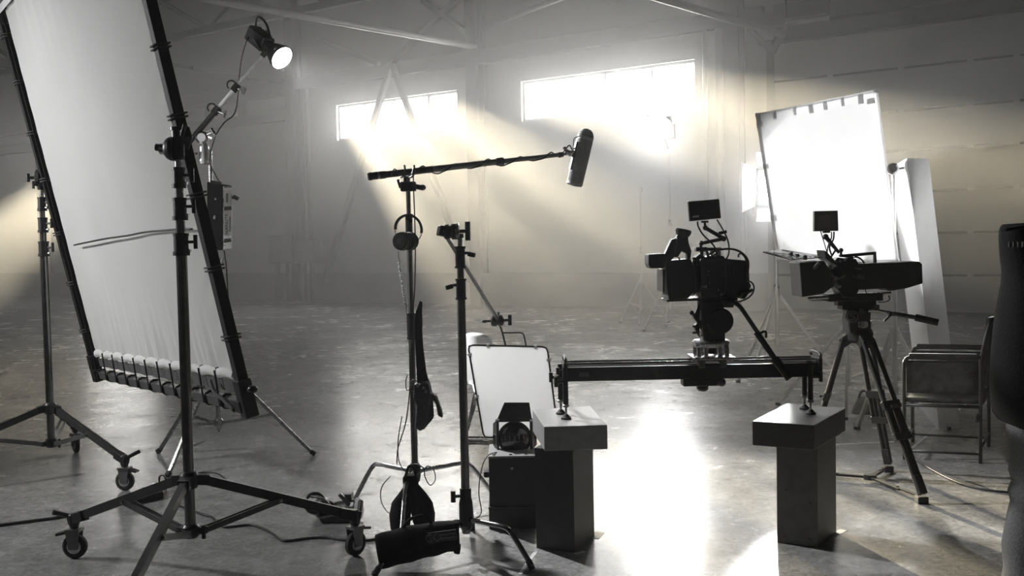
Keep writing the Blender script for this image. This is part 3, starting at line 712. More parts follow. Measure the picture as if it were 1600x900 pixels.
# stand that carries the microphone boom
cD = V((-.555, 5.60, 0))
D = thing('century_stand', 'tall century stand carrying the microphone boom and headphones', 'light stand', cD, 'century stands')
at = lambda z: up(cD, z)
YD = 5.6
MB().cyl(at(.15), at(1.09), .0185, n=16).build('lower_tube', 'tube', D)
MB().cyl(at(1.09), at(1.62), .0155, n=16).build('middle_tube', 'tube', D)
MB().cyl(at(1.62), at(1.87), .0125, n=16).build('upper_tube', 'tube', D)
co = MB().lathe(at(.985), (0, 0, 1), [(0, .027), (.012, .027), (.012, .0225), (.13, .0225), (.13, .025), (.145, .025)], 18).build('locking_collar', 'black', D)
k = MB(); tknob(k, at(1.085) + V((.02, -.01, 0)), V((1, -.3, 0)), .035, .07, .007, .010); k.build('knob', 'black', co)
MB().cyl(at(1.03) + V((.02, -.02, 0)), at(1.03) + V((.035, -.02, 0)), .01, n=8).build('bolt', 'satin', co)
co = MB().lathe(at(1.56), (0, 0, 1), [(0, .02), (.1, .02), (.1, .022), (.11, .022)], 16).build('locking_collar', 'black', D)
hb = MB().lathe(at(.20), (0, 0, 1), [(0, .026), (.03, .032), (.08, .032), (.10, .024)], 16); hb.build('leg_hub', 'black', D)
for ft in (G(551, 790), V((-.10, 5.84, 0)), up(cD + V((-.03, -.50, 0)), 0)):
    pts, f_, dr = cleg(cD, ft, .255, .64, .012); MB().tube(pts, .0125, 10).build('leg', 'satin', D); MB().cyl(f_ - V((0, 0, .012)), f_ - dr * .04, .015, n=10).build('foot', 'rubber', D)
# boom head
hz = MB(); hz.pb(626, 284, 650, 299, YD, .05); hz.build('head_block', 'black', D, .006)
hz = MB(); hz.pp([(620, 281), (624, 280), (626, 288), (629, 288), (629, 295), (624, 294)], YD, .03); hz.build('head_ear', 'black', D)
hz = MB(); hz.cyl(W(648, 291, YD), W(657, 293, YD), .014, n=10); hz.ball(W(660, 293, YD), .02, (1, .8, .8)); hz.build('head_knob', 'black', D)
hz = MB(); hz.cyl(W(634, 284, YD), W(634, 275, YD), .012, n=10)
for x0 in (632, 647): hz.tube(spline([W(x0, 258, YD - .03), W(x0 + 1, 268, YD - .035), W(x0 - 2, 275, YD - .02), W(x0 - 5, 277, YD), W(x0 - 5, 277, YD + .02)], 4), .006, 6)
hz.build('boom_cradle', 'black', D)
BL_ = W(575, 276, 5.52); BR_ = W(882, 241, 5.86)
bm = thing('microphone_boom', 'long dark boom pole with a wound cable, lying in the stand cradle', 'boom pole', BL_)
MB().lathe(BL_, BR_ - BL_, [(0, .019), (.012, .023), (.018, .023)], 18).build('end_cap', 'rubber', bm)
dB = (BR_ - BL_); LB = dB.length; dB.normalize()
MB().lathe(BL_ + dB * .018, dB, [(0, .021), (.075, .021), (.08, .019), (.08, .0185), (.34, .0185)], 18).build('grip', 'black', bm)
MB().lathe(BL_ + dB * .05, dB, [(0, .0217), (.012, .0217)], 18).build('grip_ring', 'silver', bm)
MB().lathe(BL_ + dB * .34, dB, [(0, .0178), (LB * .64 - .34, .0165)], 18).build('pole_section', 'boompole', bm)
MB().lathe(BL_ + dB * (LB * .635), dB, [(0, .016), (.008, .022), (.045, .022), (.052, .015)], 16).build('lock_ring', 'darkg', bm)
MB().lathe(BL_ + dB * (LB * .66), dB, [(0, .0135), (LB * .31, .0115)], 16).build('pole_section', 'boompole', bm)
MB().lathe(BL_ + dB * (LB * .965), dB, [(0, .011), (.004, .015), (.03, .015), (.036, .008), (.07, .008)], 14).build('pole_tip', 'darkg', bm)
u_, w_ = frame_for(dB); cc = []
for i in range(150):
    f_ = .22 + .76 * i / 149; a_ = i / 149 * 2 * math.pi * 4.6
    r_ = .0225 + .009 * max(0, math.sin(a_ * .5)) - .007 * f_
    cc.append(BL_ + dB * (LB * f_) + (u_ * math.cos(a_) + w_ * math.sin(a_)) * r_ - V((0, 0, .012 * max(0, math.sin(a_ * 1.0 + 1)))))
cc += spline([cc[-1], W(888, 228, 5.86), W(893, 232, 5.87), W(896, 243, 5.88)], 4)[1:]
MB().tube(cc, .0042, 6).build('wound_cable', 'cable', bm)
MB().tube(spline([W(612, 275, 5.5), W(616, 264, 5.5), W(626, 272, 5.5), W(636, 276, 5.5), W(644, 271, 5.52), W(646, 264, 5.54), W(646, 290, 5.54), W(648, 340, 5.55), W(649, 400, 5.56), W(648, 450, 5.56), W(646, 480, 5.56), W(645, 520, 5.55), W(641, 560, 5.54), W(640, 610, 5.54), W(634, 660, 5.53), W(622, 700, 5.5), W(620, 725, 5.5)], 5), .0035, 5).build('hanging_cable', 'cable', bm)
# blimp
T0 = W(918, 201, 5.88); T1_ = W(897, 290, 5.90); ax = (T1_ - T0).normalized(); LL = (T1_ - T0).length
mc = thing('blimp_microphone', 'microphone in a perforated grey blimp basket at the boom tip', 'microphone', (T0 + T1_) / 2)
R_b = .044
prof = [(0, .004), (.006, .018), (.016, .030), (.032, .040), (.046, R_b), (LL - .012, R_b), (LL, R_b - .006), (LL + .003, .004)]
MB().slathe(T0, ax, prof, 30).build('inner_basket', 'foamgrid', mc)
gm = MB(); gu, gw = frame_for(ax)
nh = 30; rows = 30
for r_i in range(rows + 1):
    tt = .046 + (LL - .06) * r_i / rows; gm.ring(T0 + ax * tt, ax, R_b + .0015, .0022, 30, 4)
for k_ in range(nh):
    a_ = 2 * math.pi * k_ / nh; o_ = gu * math.cos(a_) + gw * math.sin(a_)
    pts = [T0 + ax * t_ + o_ * (r2 + .0015) for t_, r2 in prof[1:7]]; gm.tube(pts, .0021, 4)
for t_, r2 in prof[1:4]: gm.ring(T0 + ax * t_, ax, r2 + .0015, .002, 30, 4)
g_ = gm.build('mesh_basket', 'blimp', mc); g_['kind'] = 'stuff'
for t_ in (.05, LL - .02): MB().lathe(T0 + ax * t_, ax, [(0, R_b + .004), (.012, R_b + .004)], 30).build('basket_band', 'blimp', mc)
sb = MB(); side = (V((-1, -.55, -.25))); side = (side - ax * side.dot(ax)).normalized()
sb.bar(T0 + ax * (LL * .26) + side * (R_b + .008), T0 + ax * (LL * .74) + side * (R_b + .008), .016, .012, side); sb.build('mount_rail', 'black', mc)
sw = MB(); q = T0.lerp(T1_, .44) + side * (R_b + .012); sw.cyl(q, BR_, .010, n=10); sw.ball(q.lerp(BR_, .5), .016); sw.build('swivel', 'satin', mc)
k = MB(); k.pp([(879, 231), (883, 229), (890, 237), (893, 244), (889, 244), (884, 238)], 5.86, .02); k.build('swivel_lever', 'satin', mc)
MB().tube(spline([W(895, 240, 5.86), W(896, 225, 5.84), W(897, 217, 5.84), W(904, 213, 5.84), W(910, 212, 5.85)], 5), .003, 5).build('mic_cable', 'cable', mc)

# headphones on the stand
hp = thing('headphones', 'black headphones hanging round the microphone stand pole', 'headphones', W(635, 392, 5.5))
YH = 5.53
hbp = []
for i in range(21):
    a_ = math.pi * (1.04 - 1.10 * i / 20); hbp.append(W(638.5 + 20.5 * math.cos(a_), 356 - 20 * math.sin(a_) + (0 if i < 10 else 4 * (i - 10) / 10), YH - .01))
def strip(pts, w, th):
    m_ = MB()
    for i in range(len(pts) - 1):
        m_.bar(pts[i], pts[i + 1] + (pts[i + 1] - pts[i]) * .15, w, th, V((0, 1, 0)))
    return m_
strip(hbp, .013, .03).build('headband', 'blackp', hp)
MB().pp([(634, 336), (641, 337), (645, 347), (640, 348), (634, 343)], YH - .03, .02).build('headband_pad', 'cloth', hp, .004)
for x_ in (617, 658):
    q = 1 if x_ == 617 else -1
    MB().tube(spline([W(x_, 353, YH), W(x_ + 1, 366, YH), W(x_ + 6 * q, 375, YH)], 4), .0022, 5).build('wire_yoke', 'satin', hp)
MB().tube(spline([W(650, 377, YH), W(656, 372, YH), W(659, 362, YH)], 4), .0022, 5).build('wire_yoke', 'satin', hp)
for (x_, y_, dy_) in ((628, 377, -.045), (640, 377, -.01)):
    c = W(x_, y_, YH + dy_); MB().lathe(c - V((.012, .02, 0)), V((.45, .9, 0)), [(0, .036), (.006, .047), (.022, .050), (.028, .044), (.034, .051), (.046, .046)], 22).build('ear_cup', 'blackp', hp)
    MB().lathe(c - V((.013, .022, 0)), V((.45, .9, 0)), [(0, .016), (.003, .02)], 16).build('ear_plate', 'darkg', hp)
coil = []
A0 = W(622, 392, YH); A1 = W(623, 410, YH); A2 = W(633, 475, YH + .02)
for i in range(240):
    f_ = i / 239; b_ = A1.lerp(A2, f_); a_ = f_ * 2 * math.pi * 20; coil.append(b_ + V((math.cos(a_) * .0065, math.sin(a_) * .0065, 0)))
MB().tube([A0, A0.lerp(A1, .5)] + coil + [W(636, 500, YH + .02), W(637, 530, YH + .02)], .002, 5).build('coiled_cord', 'cable', hp)

# pouch hanging by its strap on the collar knob
pu_ = thing('recorder_pouch', 'dark recorder bag hanging by a broad strap from the stand knob', 'bag', W(668, 668, 5.45))
YP = 5.5
MB().pp([(648, 492), (656, 470), (660, 472), (659, 500), (661, 540), (666, 580), (669, 592), (652, 602), (650, 560), (648, 520)], YP - .01, .025).build('strap', 'cloth', pu_, .004)
MB().pp([(658, 588), (667, 588), (672, 598), (674, 610), (671, 612), (668, 602), (660, 596)], YP + .02, .02).build('strap', 'cloth', pu_, .003)
mb = MB(); mb.pp([(648, 606), (660, 594), (671, 597), (674, 612), (672, 640), (664, 668), (656, 672), (650, 664), (652, 628), (646, 622)], YP - .01, .11); mb.build('bag_body', 'greycloth', pu_, .012)
mb = MB(); mb.pp([(672, 612), (682, 618), (690, 640), (692, 652), (685, 648), (681, 628), (676, 624), (678, 652), (662, 671), (668, 640)], YP + .01, .07); mb.build('bag_flap', 'greycloth', pu_, .006)
mb = MB(); mb.pb(648, 598, 668, 620, YP - .03, .08); mb.build('recorder', 'blackp', pu_, .008)
for x_, y_ in ((653, 602), (662, 606), (666, 612)): MB().cyl(W(x_, y_, YP - .07), W(x_, y_, YP - .09), .010, n=10).build('dial', 'satin', pu_)
MB().tube(spline([W(652, 596, YP - .06), W(645, 594, YP - .06), W(640, 604, YP - .06), W(643, 612, YP - .06), W(650, 612, YP - .06)], 5), .003, 5).build('antenna_wire', 'cable', pu_)
MB().tube(spline([W(645, 602, YP - .05), W(636, 610, YP - .04), W(634, 596, YP - .04), W(637, 586, YP - .04)], 5), .003, 5).build('antenna_wire', 'cable', pu_)
# loose wires round the stand foot
lw = thing('loose_cable', 'thin cable looped round the foot of the microphone stand', 'cable', up(cD + V((.03, -.04, 0)), .25))
MB().tube(spline([W(628, 650, 5.5), W(622, 690, 5.49), W(624, 722, 5.5), W(636, 738, 5.5), W(650, 742, 5.49), W(662, 735, 5.48), W(668, 728, 5.48), W(678, 735, 5.47), W(680, 750, 5.46), W(672, 758, 5.46), W(664, 745, 5.47), W(662, 732, 5.48), W(650, 725, 5.5), W(640, 728, 5.52)], 6), .003, 5).build('cable_loop', 'cable', lw)
MB().tube(spline([W(610, 744, 5.56), W(597, 760, 5.52), W(595, 780, 5.48), W(603, 797, 5.42), W(612, 804, 5.35)], 6), .003, 5).build('cable_loop', 'cable', lw)

# saddle sandbag hanging on the leg of the microphone stand
sg = thing('sandbag', 'bulging black saddle sandbag hanging on the microphone stand leg', 'sandbag', up(cD + V((0, -.25, 0)), .0), 'sandbags')
YS = 5.32
def lobe(pts_l, pts_r, Yc, dep):
    # closed loft between a left and a right outline, rounded front to back
    m_ = MB(); n = 14; vs = []; rings = len(pts_l)
    for (a_, b_) in zip(pts_l, pts_r):
        A_ = W(a_[0], a_[1], Yc); B_ = W(b_[0], b_[1], Yc); c_ = (A_ + B_) / 2; h_ = (B_ - A_) / 2
        dd_ = min(dep, max(.012, h_.length * 1.15))
        for i in range(n):
            t_ = 2 * math.pi * i / n; vs.append(c_ + h_ * math.cos(t_) + V((0, dd_ * math.sin(t_), 0)))
    fs = [(k * n + i, k * n + (i + 1) % n, (k + 1) * n + (i + 1) % n, (k + 1) * n + i) for k in range(rings - 1) for i in range(n)]
    fs += [tuple(range(n)), tuple(range((rings - 1) * n, rings * n))]
    m_._add(vs, fs, True); return m_
lobe([(632, 746), (631, 760), (622, 772), (612, 785), (608, 805), (610, 825), (618, 836), (628, 840)], [(642, 746), (645, 760), (644, 772), (644, 785), (642, 805), (641, 825), (639, 836), (634, 840)], YS, .075).build('bag_lobe', 'cloth', sg)
lobe([(640, 746), (641, 760), (641, 772), (642, 785), (642, 800), (645, 815), (650, 828), (658, 834)], [(650, 744), (655, 758), (667, 772), (676, 785), (680, 802), (679, 818), (674, 830), (664, 834)], YS, .075).build('bag_lobe', 'cloth', sg)
MB().pp([(630, 742), (652, 740), (656, 752), (646, 762), (630, 756)], YS, .07).build('bag_neck', 'cloth', sg, .012)
MB().tube(spline([W(634, 744, YS - .05), W(638, 730, YS - .02), W(646, 730, YS - .02), W(650, 744, YS - .05)], 5), .008, 6).build('bag_handle', 'cloth', sg)

# ------------------------------------------------------------------ near century stand with grip arm
cE = V((-.245, 4.91, 0)); YE = 4.91
E = thing('century_stand', 'shorter century stand before the crates, holding the white bounce card', 'light stand', cE, 'century stands')
at = lambda z: up(cE, z)
MB().cyl(at(.10), at(1.27), .0205, n=18).build('lower_tube', 'tube', E)
MB().cyl(at(1.24), at(1.44), .017, n=16).build('middle_tube', 'tube', E)
MB().cyl(at(1.40), at(1.55), .0125, n=16).build('upper_tube', 'silver', E)
for z0, z1, d_ in ((1.235, 1.335, V((-1, -.3, 0))), (1.385, 1.49, V((1, -.3, 0)))):
    co = MB().lathe(at(z0), (0, 0, 1), [(0, .028), (.01, .028), (.01, .0235), (z1 - z0 - .01, .0235), (z1 - z0 - .01, .027), (z1 - z0, .027)], 18).build('locking_collar', 'black', E)
    d_.normalize(); k = MB(); q = at((z0 + z1) / 2 + .02) + d_ * .02; k.cyl(q, q + d_ * .02, .008, n=8);
    k.bar(q + d_ * .02 - V((0, 0, .004)), q + d_ * .055 - V((0, 0, .012)), .018, .022); k.build('wing_knob', 'black', co, .004)
hubz = MB().lathe(at(.12), (0, 0, 1), [(0, .024), (.02, .033), (.13, .033), (.15, .028), (.2, .028)], 18); hubz.build('leg_hub', 'black', E)
k = MB(); tknob(k, at(.285) - V((.025, .01, 0)), V((-1, -.25, 0)), .035, .055, .008, .012); k.build('knob', 'black', E)
for i, (ft, zh) in enumerate(((G(832, 890), .17), (G(584, 900), .145), (G(738, 828), .205))):
    pts, f_, dr = cleg(cE, ft, zh, .66, .0); MB().tube(pts, .0130, 12).build('leg', 'tube', E); MB().cyl(f_ - V((0, 0, .012)), f_ - dr * .035, .0155, n=10).build('foot', 'rubber', E)
# grip head
hc = W(708, 362, YE - .01)
MB().cyl(at(1.53), up(cE, hc.z - .01), .019, n=12).build('head_sleeve', 'black', E)
gx = V((1, -.05, .02)).normalized()
MB().lathe(hc - gx * .045, gx, [(0, .028), (.008, .036), (.026, .037), (.03, .03), (.036, .03), (.04, .038), (.06, .038)], 22).build('grip_disc', 'darkg', E)
MB().lathe(hc + gx * .015, gx, [(0, .039), (.012, .039), (.016, .03)], 22).build('grip_washer', 'satin', E)
k = MB(); tknob(k, hc + gx * .03, gx, .04, .09, .009, .013); k.build('head_knob', 'black', E)
MB().bar(hc - gx * .07 + V((0, -.02, .01)), hc - gx * .03 + V((0, 0, .0)), .045, .05).build('grip_jaw', 'black', E, .006)
Ga = hc - gx * .045 + V((0, -.015, .0)); Gb = W(779, 501, 5.86)
Ga2 = Ga + (Ga - Gb).normalized() * .02
MB().cyl(Ga2, Gb, .0095, n=12).build('grip_arm', 'grey', E)
hh = MB(); gd = V((1, .1, .03)).normalized(); hh.lathe(Gb - gd * .045, gd, [(0, .022), (.008, .032), (.03, .034), (.034, .026), (.04, .026), (.044, .034), (.066, .032), (.075, .02)], 20); hh.build('arm_head', 'black', E)
k = MB(); tknob(k, Gb + gd * .03, gd, .035, .06, .008, .011); k.build('arm_knob', 'black', E)
k = MB(); k.cyl(Gb - gd * .04, Gb - gd * .07, .007, n=8); k.ball(Gb - gd * .08, .012, (1.4, .8, .8)); k.build('arm_knob', 'black', E)
MB().cyl(Gb + V((.0, 0, .03)), Gb + V((.0, 0, .05)), .006, n=8).build('arm_pin', 'black', E)

# long flat sandbag on the near stand
s2 = thing('sandbag', 'long flat black sandbag with printed label, draped on the near stand leg', 'sandbag', G(655, 886), 'sandbags')
YS2 = 4.655
def bagp(i, j):
    top = [(586, 836), (620, 826), (665, 818), (700, 814), (716, 816)]; bot = [(596, 889), (630, 880), (668, 870), (700, 862), (718, 858)]
    f_ = i * 4; k0 = min(3, int(f_)); f_ -= k0
    tx = top[k0][0] * (1 - f_) + top[k0 + 1][0] * f_; ty = top[k0][1] * (1 - f_) + top[k0 + 1][1] * f_
    bx_ = bot[k0][0] * (1 - f_) + bot[k0 + 1][0] * f_; by = bot[k0][1] * (1 - f_) + bot[k0 + 1][1] * f_
    return tx, ty, bx_, by
vs = []; NI_, NJ = 24, 20
for ii in range(NI_ + 1):
    i = ii / NI_; tx, ty, bx_, by = bagp(i, 0); T_ = W(tx, ty, YS2); B_ = W(bx_, by, YS2); c_ = (T_ + B_) / 2; h_ = (T_ - B_) / 2
    dep = .055 * (.35 + .65 * math.sin(min(1, max(0, .08 + .84 * i)) * math.pi) ** .5)
    for j in range(NJ):
        t_ = 2 * math.pi * j / NJ; sc_ = lambda v: math.copysign(abs(v) ** .75, v)
        vs.append(c_ + h_ * sc_(math.cos(t_)) * (1 + .03 * math.sin(i * 23)) + V((0, dep * sc_(math.sin(t_)) * (1 + .08 * math.sin(i * 17 + t_ * 3)), 0)))
mb = MB(); mb._add(vs, [(a_ * NJ + b_, a_ * NJ + (b_ + 1) % NJ, (a_ + 1) * NJ + (b_ + 1) % NJ, (a_ + 1) * NJ + b_) for a_ in range(NI_) for b_ in range(NJ)] + [tuple(range(NJ)), tuple(range(NI_ * NJ, (NI_ + 1) * NJ))], True)
mb.build('bag_body', 'cloth', s2)
mb = MB(); mb.pp([(668, 833), (712, 827), (715, 843), (670, 850)], YS2 - .062, .006); mb.build('printed_label', 'greycloth', s2)
text(s2, 'lettering', 'CO', .05, W(677, 841, YS2 - .068), V((1, 0, .13)), V((0, 0, 1)), 'grey')
for y0 in (834, 840): MB().pp([(688, y0 + .6), (712, y0 - 2.4), (712, y0 + .2), (688, y0 + 3.2)], YS2 - .067, .002).build('printed_stripe', 'grey', s2)
for x_, y_ in ((716, 818), (718, 856)):
    MB().pp([(x_ - 8, y_ - 4), (x_ + 2, y_ - 4), (x_ + 1, y_ + 8), (x_ - 9, y_ + 6)], YS2, .07).build('bag_end', 'cloth', s2, .008)
MB().tube(spline([W(628, 828, YS2), W(640, 812, YS2 - .02), W(662, 806, YS2 - .02), W(676, 820, YS2)], 6), .008, 6).build('bag_handle', 'cloth', s2)

# ------------------------------------------------------------------ bounce card, chair behind it
YB = 5.95
bc = thing('bounce_card', 'bright white bounce card in a thin wire frame, hanging from the grip arm', 'bounce card', W(800, 690, YB))
tl, tr, br_, bl = W(731, 539, YB), W(855, 542, YB + .03), W(872, 676, YB + .08), W(756, 684, YB + .05)
def rounded(ps, r):
    out = []
    for i in range(4):
        p0 = ps[i - 1]; p1 = ps[i]; p2 = ps[(i + 1) % 4]; a_ = p1 + (p0 - p1).normalized() * r; b_ = p1 + (p2 - p1).normalized() * r
        out += [a_, a_.lerp(p1, .55).lerp(p1.lerp(b_, .45), .5), b_]
    return out
rp = rounded([tl, tr, br_, bl], .03)
MB().tube(rp, .0055, 8, True).build('wire_frame', 'black', bc)
inn = [p_ + ((tl + tr + br_ + bl) / 4 - p_) * .012 for p_ in rp]
nrm = (tr - tl).cross(bl - tl).normalized() * .003
mb = MB(); mb.prism([p_ - nrm / 2 for p_ in inn], nrm); mb.build('card_cloth', 'bounce', bc)
for f_, a_, b_ in ((.25, tl, tr), (.1, tl, bl), (.85, tl, tr), (.15, tr, br_), (.55, tl, bl)):
    q = a_.lerp(b_, f_); MB().bar(q - (b_ - a_).normalized() * .008, q + (b_ - a_).normalized() * .008, .018, .02).build('clip', 'hem', bc)
MB().tube([Gb + V((.005, 0, -.02)), W(785, 520, YB), W(790, 540, YB)], .006, 8).build('hanger_rod', 'black', bc)
MB().tube(spline([W(784, 520, YB), W(800, 520, YB), W(812, 520, YB), W(818, 523, YB), W(822, 541, YB)], 3), .0045, 8).build('hanger_rod', 'black', bc)

ch = thing('plastic_chair', 'white plastic shell chair on metal sled legs behind the bounce card', 'chair', G(770, 690))
Yc = 6.25
def shell(i, j):
    x0 = 727 + 8 * (1 - j); x1 = 772 + 4 * j
    if j > .45:
        q = (j - .45) / .55; return W(x0 - 2 * math.sin(q * 3) + (x1 - x0) * i - q * 6, 600 - 82 * q + 10 * (abs(i - .5) * 2) ** 3 * q + 4 * i * q, Yc + .30 + .10 * q - .05 * math.sin(i * math.pi))
    q = j / .45; return W(x0 + 6 + (x1 - x0 + 10) * i, 612 - 12 * q, Yc - .12 + .42 * q + .02 * math.sin(i * math.pi))
mb = MB().grid(shell, 14, 22); o = mb.build('seat_shell', 'white', ch); md = o.modifiers.new('thick', 'SOLIDIFY'); md.thickness = .008
k0 = Z(724, 688, .012); k1 = Z(800, 692, .012); k2 = Z(724 + 14, 672, .012); 
fA = Z(726, 689, .012); fB = Z(806, 690, .012)
MB().tube([fA, fB], .011, 8).build('sled_runner', 'satin', ch); MB().tube([Z(727, 683, .012), Z(800, 684, .012)], .008, 8).build('sled_runner', 'satin', ch)
for a_, b_ in ((fA, W(748, 612, Yc)), (fB, W(790, 612, Yc)), (Z(727, 683, .012), W(744, 606, Yc + .25)), (Z(800, 684, .012), W(785, 606, Yc + .25))): MB().tube([a_, b_], .009, 8).build('leg', 'satin', ch)

# ------------------------------------------------------------------ crates with the barn-door lamp
YX = 5.42
def crate(label, x0, x1, z0, z1, y0, y1, top, plate=False):
    t_ = thing('crate', label, 'crate', V(((x0 + x1) / 2, (y0 + y1) / 2, z0)), 'stacked crates')
    MB().box(((x0 + x1) / 2, (y0 + y1) / 2, (z0 + z1) / 2 - .006), (x1 - x0, y1 - y0, z1 - z0 - .012)).build('crate_body', 'wood', t_, .004)
    MB().box(((x0 + x1) / 2, (y0 + y1) / 2, z1 - .006), (x1 - x0 + .004, y1 - y0 + .004, .012)).build('crate_lid', top, t_, .003)
    return t_
X0 = -.145; X1 = .105
lowz = .118; topz = .385
t = crate('low dark crate at the bottom of the stack behind the podium', X0, X1, 0, lowz, 5.32, 5.66, 'wood')
MB().box((.0, 5.318, .055), (.09, .006, .032)).build('hand_hole', 'black', t)
t = crate('tall dark crate with pale top under the barn-door lamp', X0 + .004, X1, lowz, topz, 5.33, 5.66, 'boxtop')
MB().box((X0 - .012, 5.5, .26), (.03, .10, .03)).build('crate_handle', 'black', t, .004)
MB().cyl((-.02, 5.33, .32), (-.02, 5.324, .32), .008, n=10).build('rivet', 'satin', t)
for dx, dy in ((.03, .03), (.2, .03), (.12, .03)): MB().cyl((X0 + dx, 5.33 + dy, topz), (X0 + dx, 5.33 + dy, topz + .004), .008, n=10).build('rivet', 'black', t)
Yf = 5.555
lf = thing('barn_door_lamp', 'unlit black lamp with barn doors standing on the crates', 'lamp', W(803, 712, Yf))
c = W(804, 682, Yf); kx = Yf / FPX
mb = MB()
for x0, y0, x1, y1 in ((776, 654, 832, 659), (776, 654, 780, 708), (828, 654, 832, 708), (776, 704, 832, 708)): mb.pb(x0, y0, x1, y1, Yf - .05, .014)
fo = mb.build('barn_frame', 'black', lf, .002)
for x_ in (777, 831): MB().pp([(x_ - 3, 655), (x_ + 3, 655), (x_ + 3, 658), (x_ - 3, 658)], Yf - .06, .014).build('corner_bracket', 'silver', fo)
mb = MB(); mb.prism([W(777, 655, Yf - .05), W(831, 655, Yf - .05), W(827, 629, Yf - .02), W(788, 629, Yf - .02)], V((0, .004, 0))); mb.build('barn_door', 'darkg', lf)
mb = MB(); mb.prism([W(831, 656, Yf - .05), W(831, 702, Yf - .05), W(838, 695, Yf + .03), W(838, 662, Yf + .03)], V((.003, .0, 0))); mb.build('barn_door', 'darkg', lf)
mb = MB(); mb.prism([W(777, 656, Yf - .05), W(777, 702, Yf - .05), W(771, 695, Yf + .03), W(771, 662, Yf + .03)], V((-.003, .0, 0))); mb.build('barn_door', 'darkg', lf)
MB().lathe(c + V((0, .09, 0)), (0, -1, 0), [(0, .05), (.02, .075), (.10, .088), (.135, .088)], 28).build('housing', 'black', lf)
pr = [(0, .086), (.012, .082), (.026, .07), (.038, .05), (.046, .025), (.048, .002)]
MB().slathe(c + V((0, -.045, 0)), (0, -1, 0), pr, 30).build('lens', 'lens', lf)
for i in range(5):
    x_ = -.05 + .025 * i; MB().ring(c + V((x_, -.05, .0)), (1, 0, 0), .002 + math.sqrt(max(0, .084 ** 2 - x_ ** 2)) * .52, .0016, 12, 4, 0, math.pi).build('lens_rib', 'chrome', lf)
MB().lathe(c + V((0, -.04, 0)), (0, -1, 0), [(0, .092), (.012, .092), (.012, .084), (0, .084)], 30, False).build('lens_ring', 'black', lf)
yk = MB(); yk.tube(spline([c + V((-.105, 0, .01)), c + V((-.105, 0, -.05)), c + V((-.07, 0, -.095)), c + V((0, 0, -.105)), c + V((.07, 0, -.095)), c + V((.105, 0, -.05)), c + V((.105, 0, .01))], 4), .008, 8); yk.build('yoke', 'black', lf)
mb = MB(); mb.lathe(up(c, topz + .004), (0, 0, 1), [(0, .05), (.006, .05), (.006, .018), (.035, .016)], 18); mb.build('foot_plate', 'satin', lf)
k = MB(); tknob(k, up(c, topz + .03) + V((0, -.02, 0)), V((0, -1, -.1)), .04, .035, .007, .01); k.build('knob', 'black', lf)
for s_ in (-1, 1): k = MB(); k.cyl(c + V((.10 * s_, 0, 0)), c + V((.118 * s_, 0, 0)), .016, n=10); k.build('tilt_knob', 'black', lf)
MB().tube(spline([W(783, 706, Yf - .02), W(762, 712, 5.25), W(752, 735, 5.22), W(748, 770, 5.22), W(752, 800, 5.2), W(742, 812, 5.18), G(735, 822) + V((0, 0, .006))], 6), .003, 5).build('power_cord', 'cable', lf)
# ------------------------------------------------------------------ podiums
ZP = .615
def podium(label, slab_px, col_px, cm, sm):
    t_ = thing('podium', label, 'podium', G(*col_px[1]), 'podiums under the slider')
    q = [Z(x, y, ZP) for x, y in slab_px]     # back-left, front-left ... counter-clockwise from above
    MB().hexa([p_ - V((0, 0, .118)) for p_ in q] + q).build('slab', sm, t_, .004)
    a, b, c_ = [V((*G(x, y).xy, 0)) for x, y in col_px]; d_ = a + (c_ - b); cc_ = [a, b, c_, d_]
    h_ = V((0, 0, ZP - .1182)); MB().hexa(cc_ + [p_ + h_ for p_ in cc_]).build('column', cm, t_, .003)
    e1 = (b - a); nf = e1.cross(V((0, 0, 1))).normalized()
    for u_, v_ in ((.25, .55), (.82, .45), (.2, .08), (.8, .08)):
        p_ = a + e1 * u_ + V((0, 0, v_ * .49)); MB().cyl(p_, p_ + nf * .003, .004, n=8).build('screw', 'black', t_)
    return t_
podium('grey slab podium with black column, under the left slider end', [(832, 640), (850, 667), (949, 664), (922, 634)], [(838, 856), (898, 864), (929, 838)], 'columnb', 'slab')
podium('dark slab podium with grey column, under the right slider end', [(1229, 630), (1175, 658), (1272, 665), (1321, 638)], [(1214, 848), (1278, 856), (1307, 832)], 'column', 'slabd')

# ------------------------------------------------------------------ slider
YR = 5.17
xl, xr = W(880, 575, YR).x, W(1277, 575, YR).x
zr = .872
sl = thing('camera_slider', 'black camera slider with twin chrome rails bridging the two podiums', 'slider', V(((xl + xr) / 2, YR, ZP)))
MB().box(((xl + xr) / 2, YR - .055, zr - .035), (xr - xl - .02, .03, .07)).build('side_beam', 'black', sl, .003)
MB().box(((xl + xr) / 2, YR + .055, zr - .035), (xr - xl - .02, .03, .07)).build('side_beam', 'black', sl, .003)
MB().box(((xl + xr) / 2, YR, zr - .065), (xr - xl - .02, .1, .008)).build('bottom_plate', 'black', sl)
for dy in (-.055, .055): MB().cyl((xl + .01, YR + dy, zr + .012), (xr - .01, YR + dy, zr + .012), .010, n=14).build('rail', 'chrome', sl)
MB().box((W(911, 590, YR).x, YR - .0715, zr - .035), (.05, .003, .022)).build('printed_label', 'grey', sl)
for x_, nm in ((xl + .008, 0), (xr - .008, 1)):
    e_ = MB(); e_.box((x_, YR, zr - .028), (.02, .17, .105)); eo = e_.build('end_plate', 'black', sl, .004)
    h_ = MB(); h_.tube(spline([V((x_, YR - .08, zr + .02)), V((x_, YR - .07, zr + .045)), V((x_, YR + .07, zr + .045)), V((x_, YR + .08, zr + .02))], 4), .008, 8); h_.build('end_handle', 'darkg', eo)
legs = [Z(885, 656, ZP), Z(876, 645, ZP), Z(1253, 637, ZP), Z(1277, 653, ZP)]
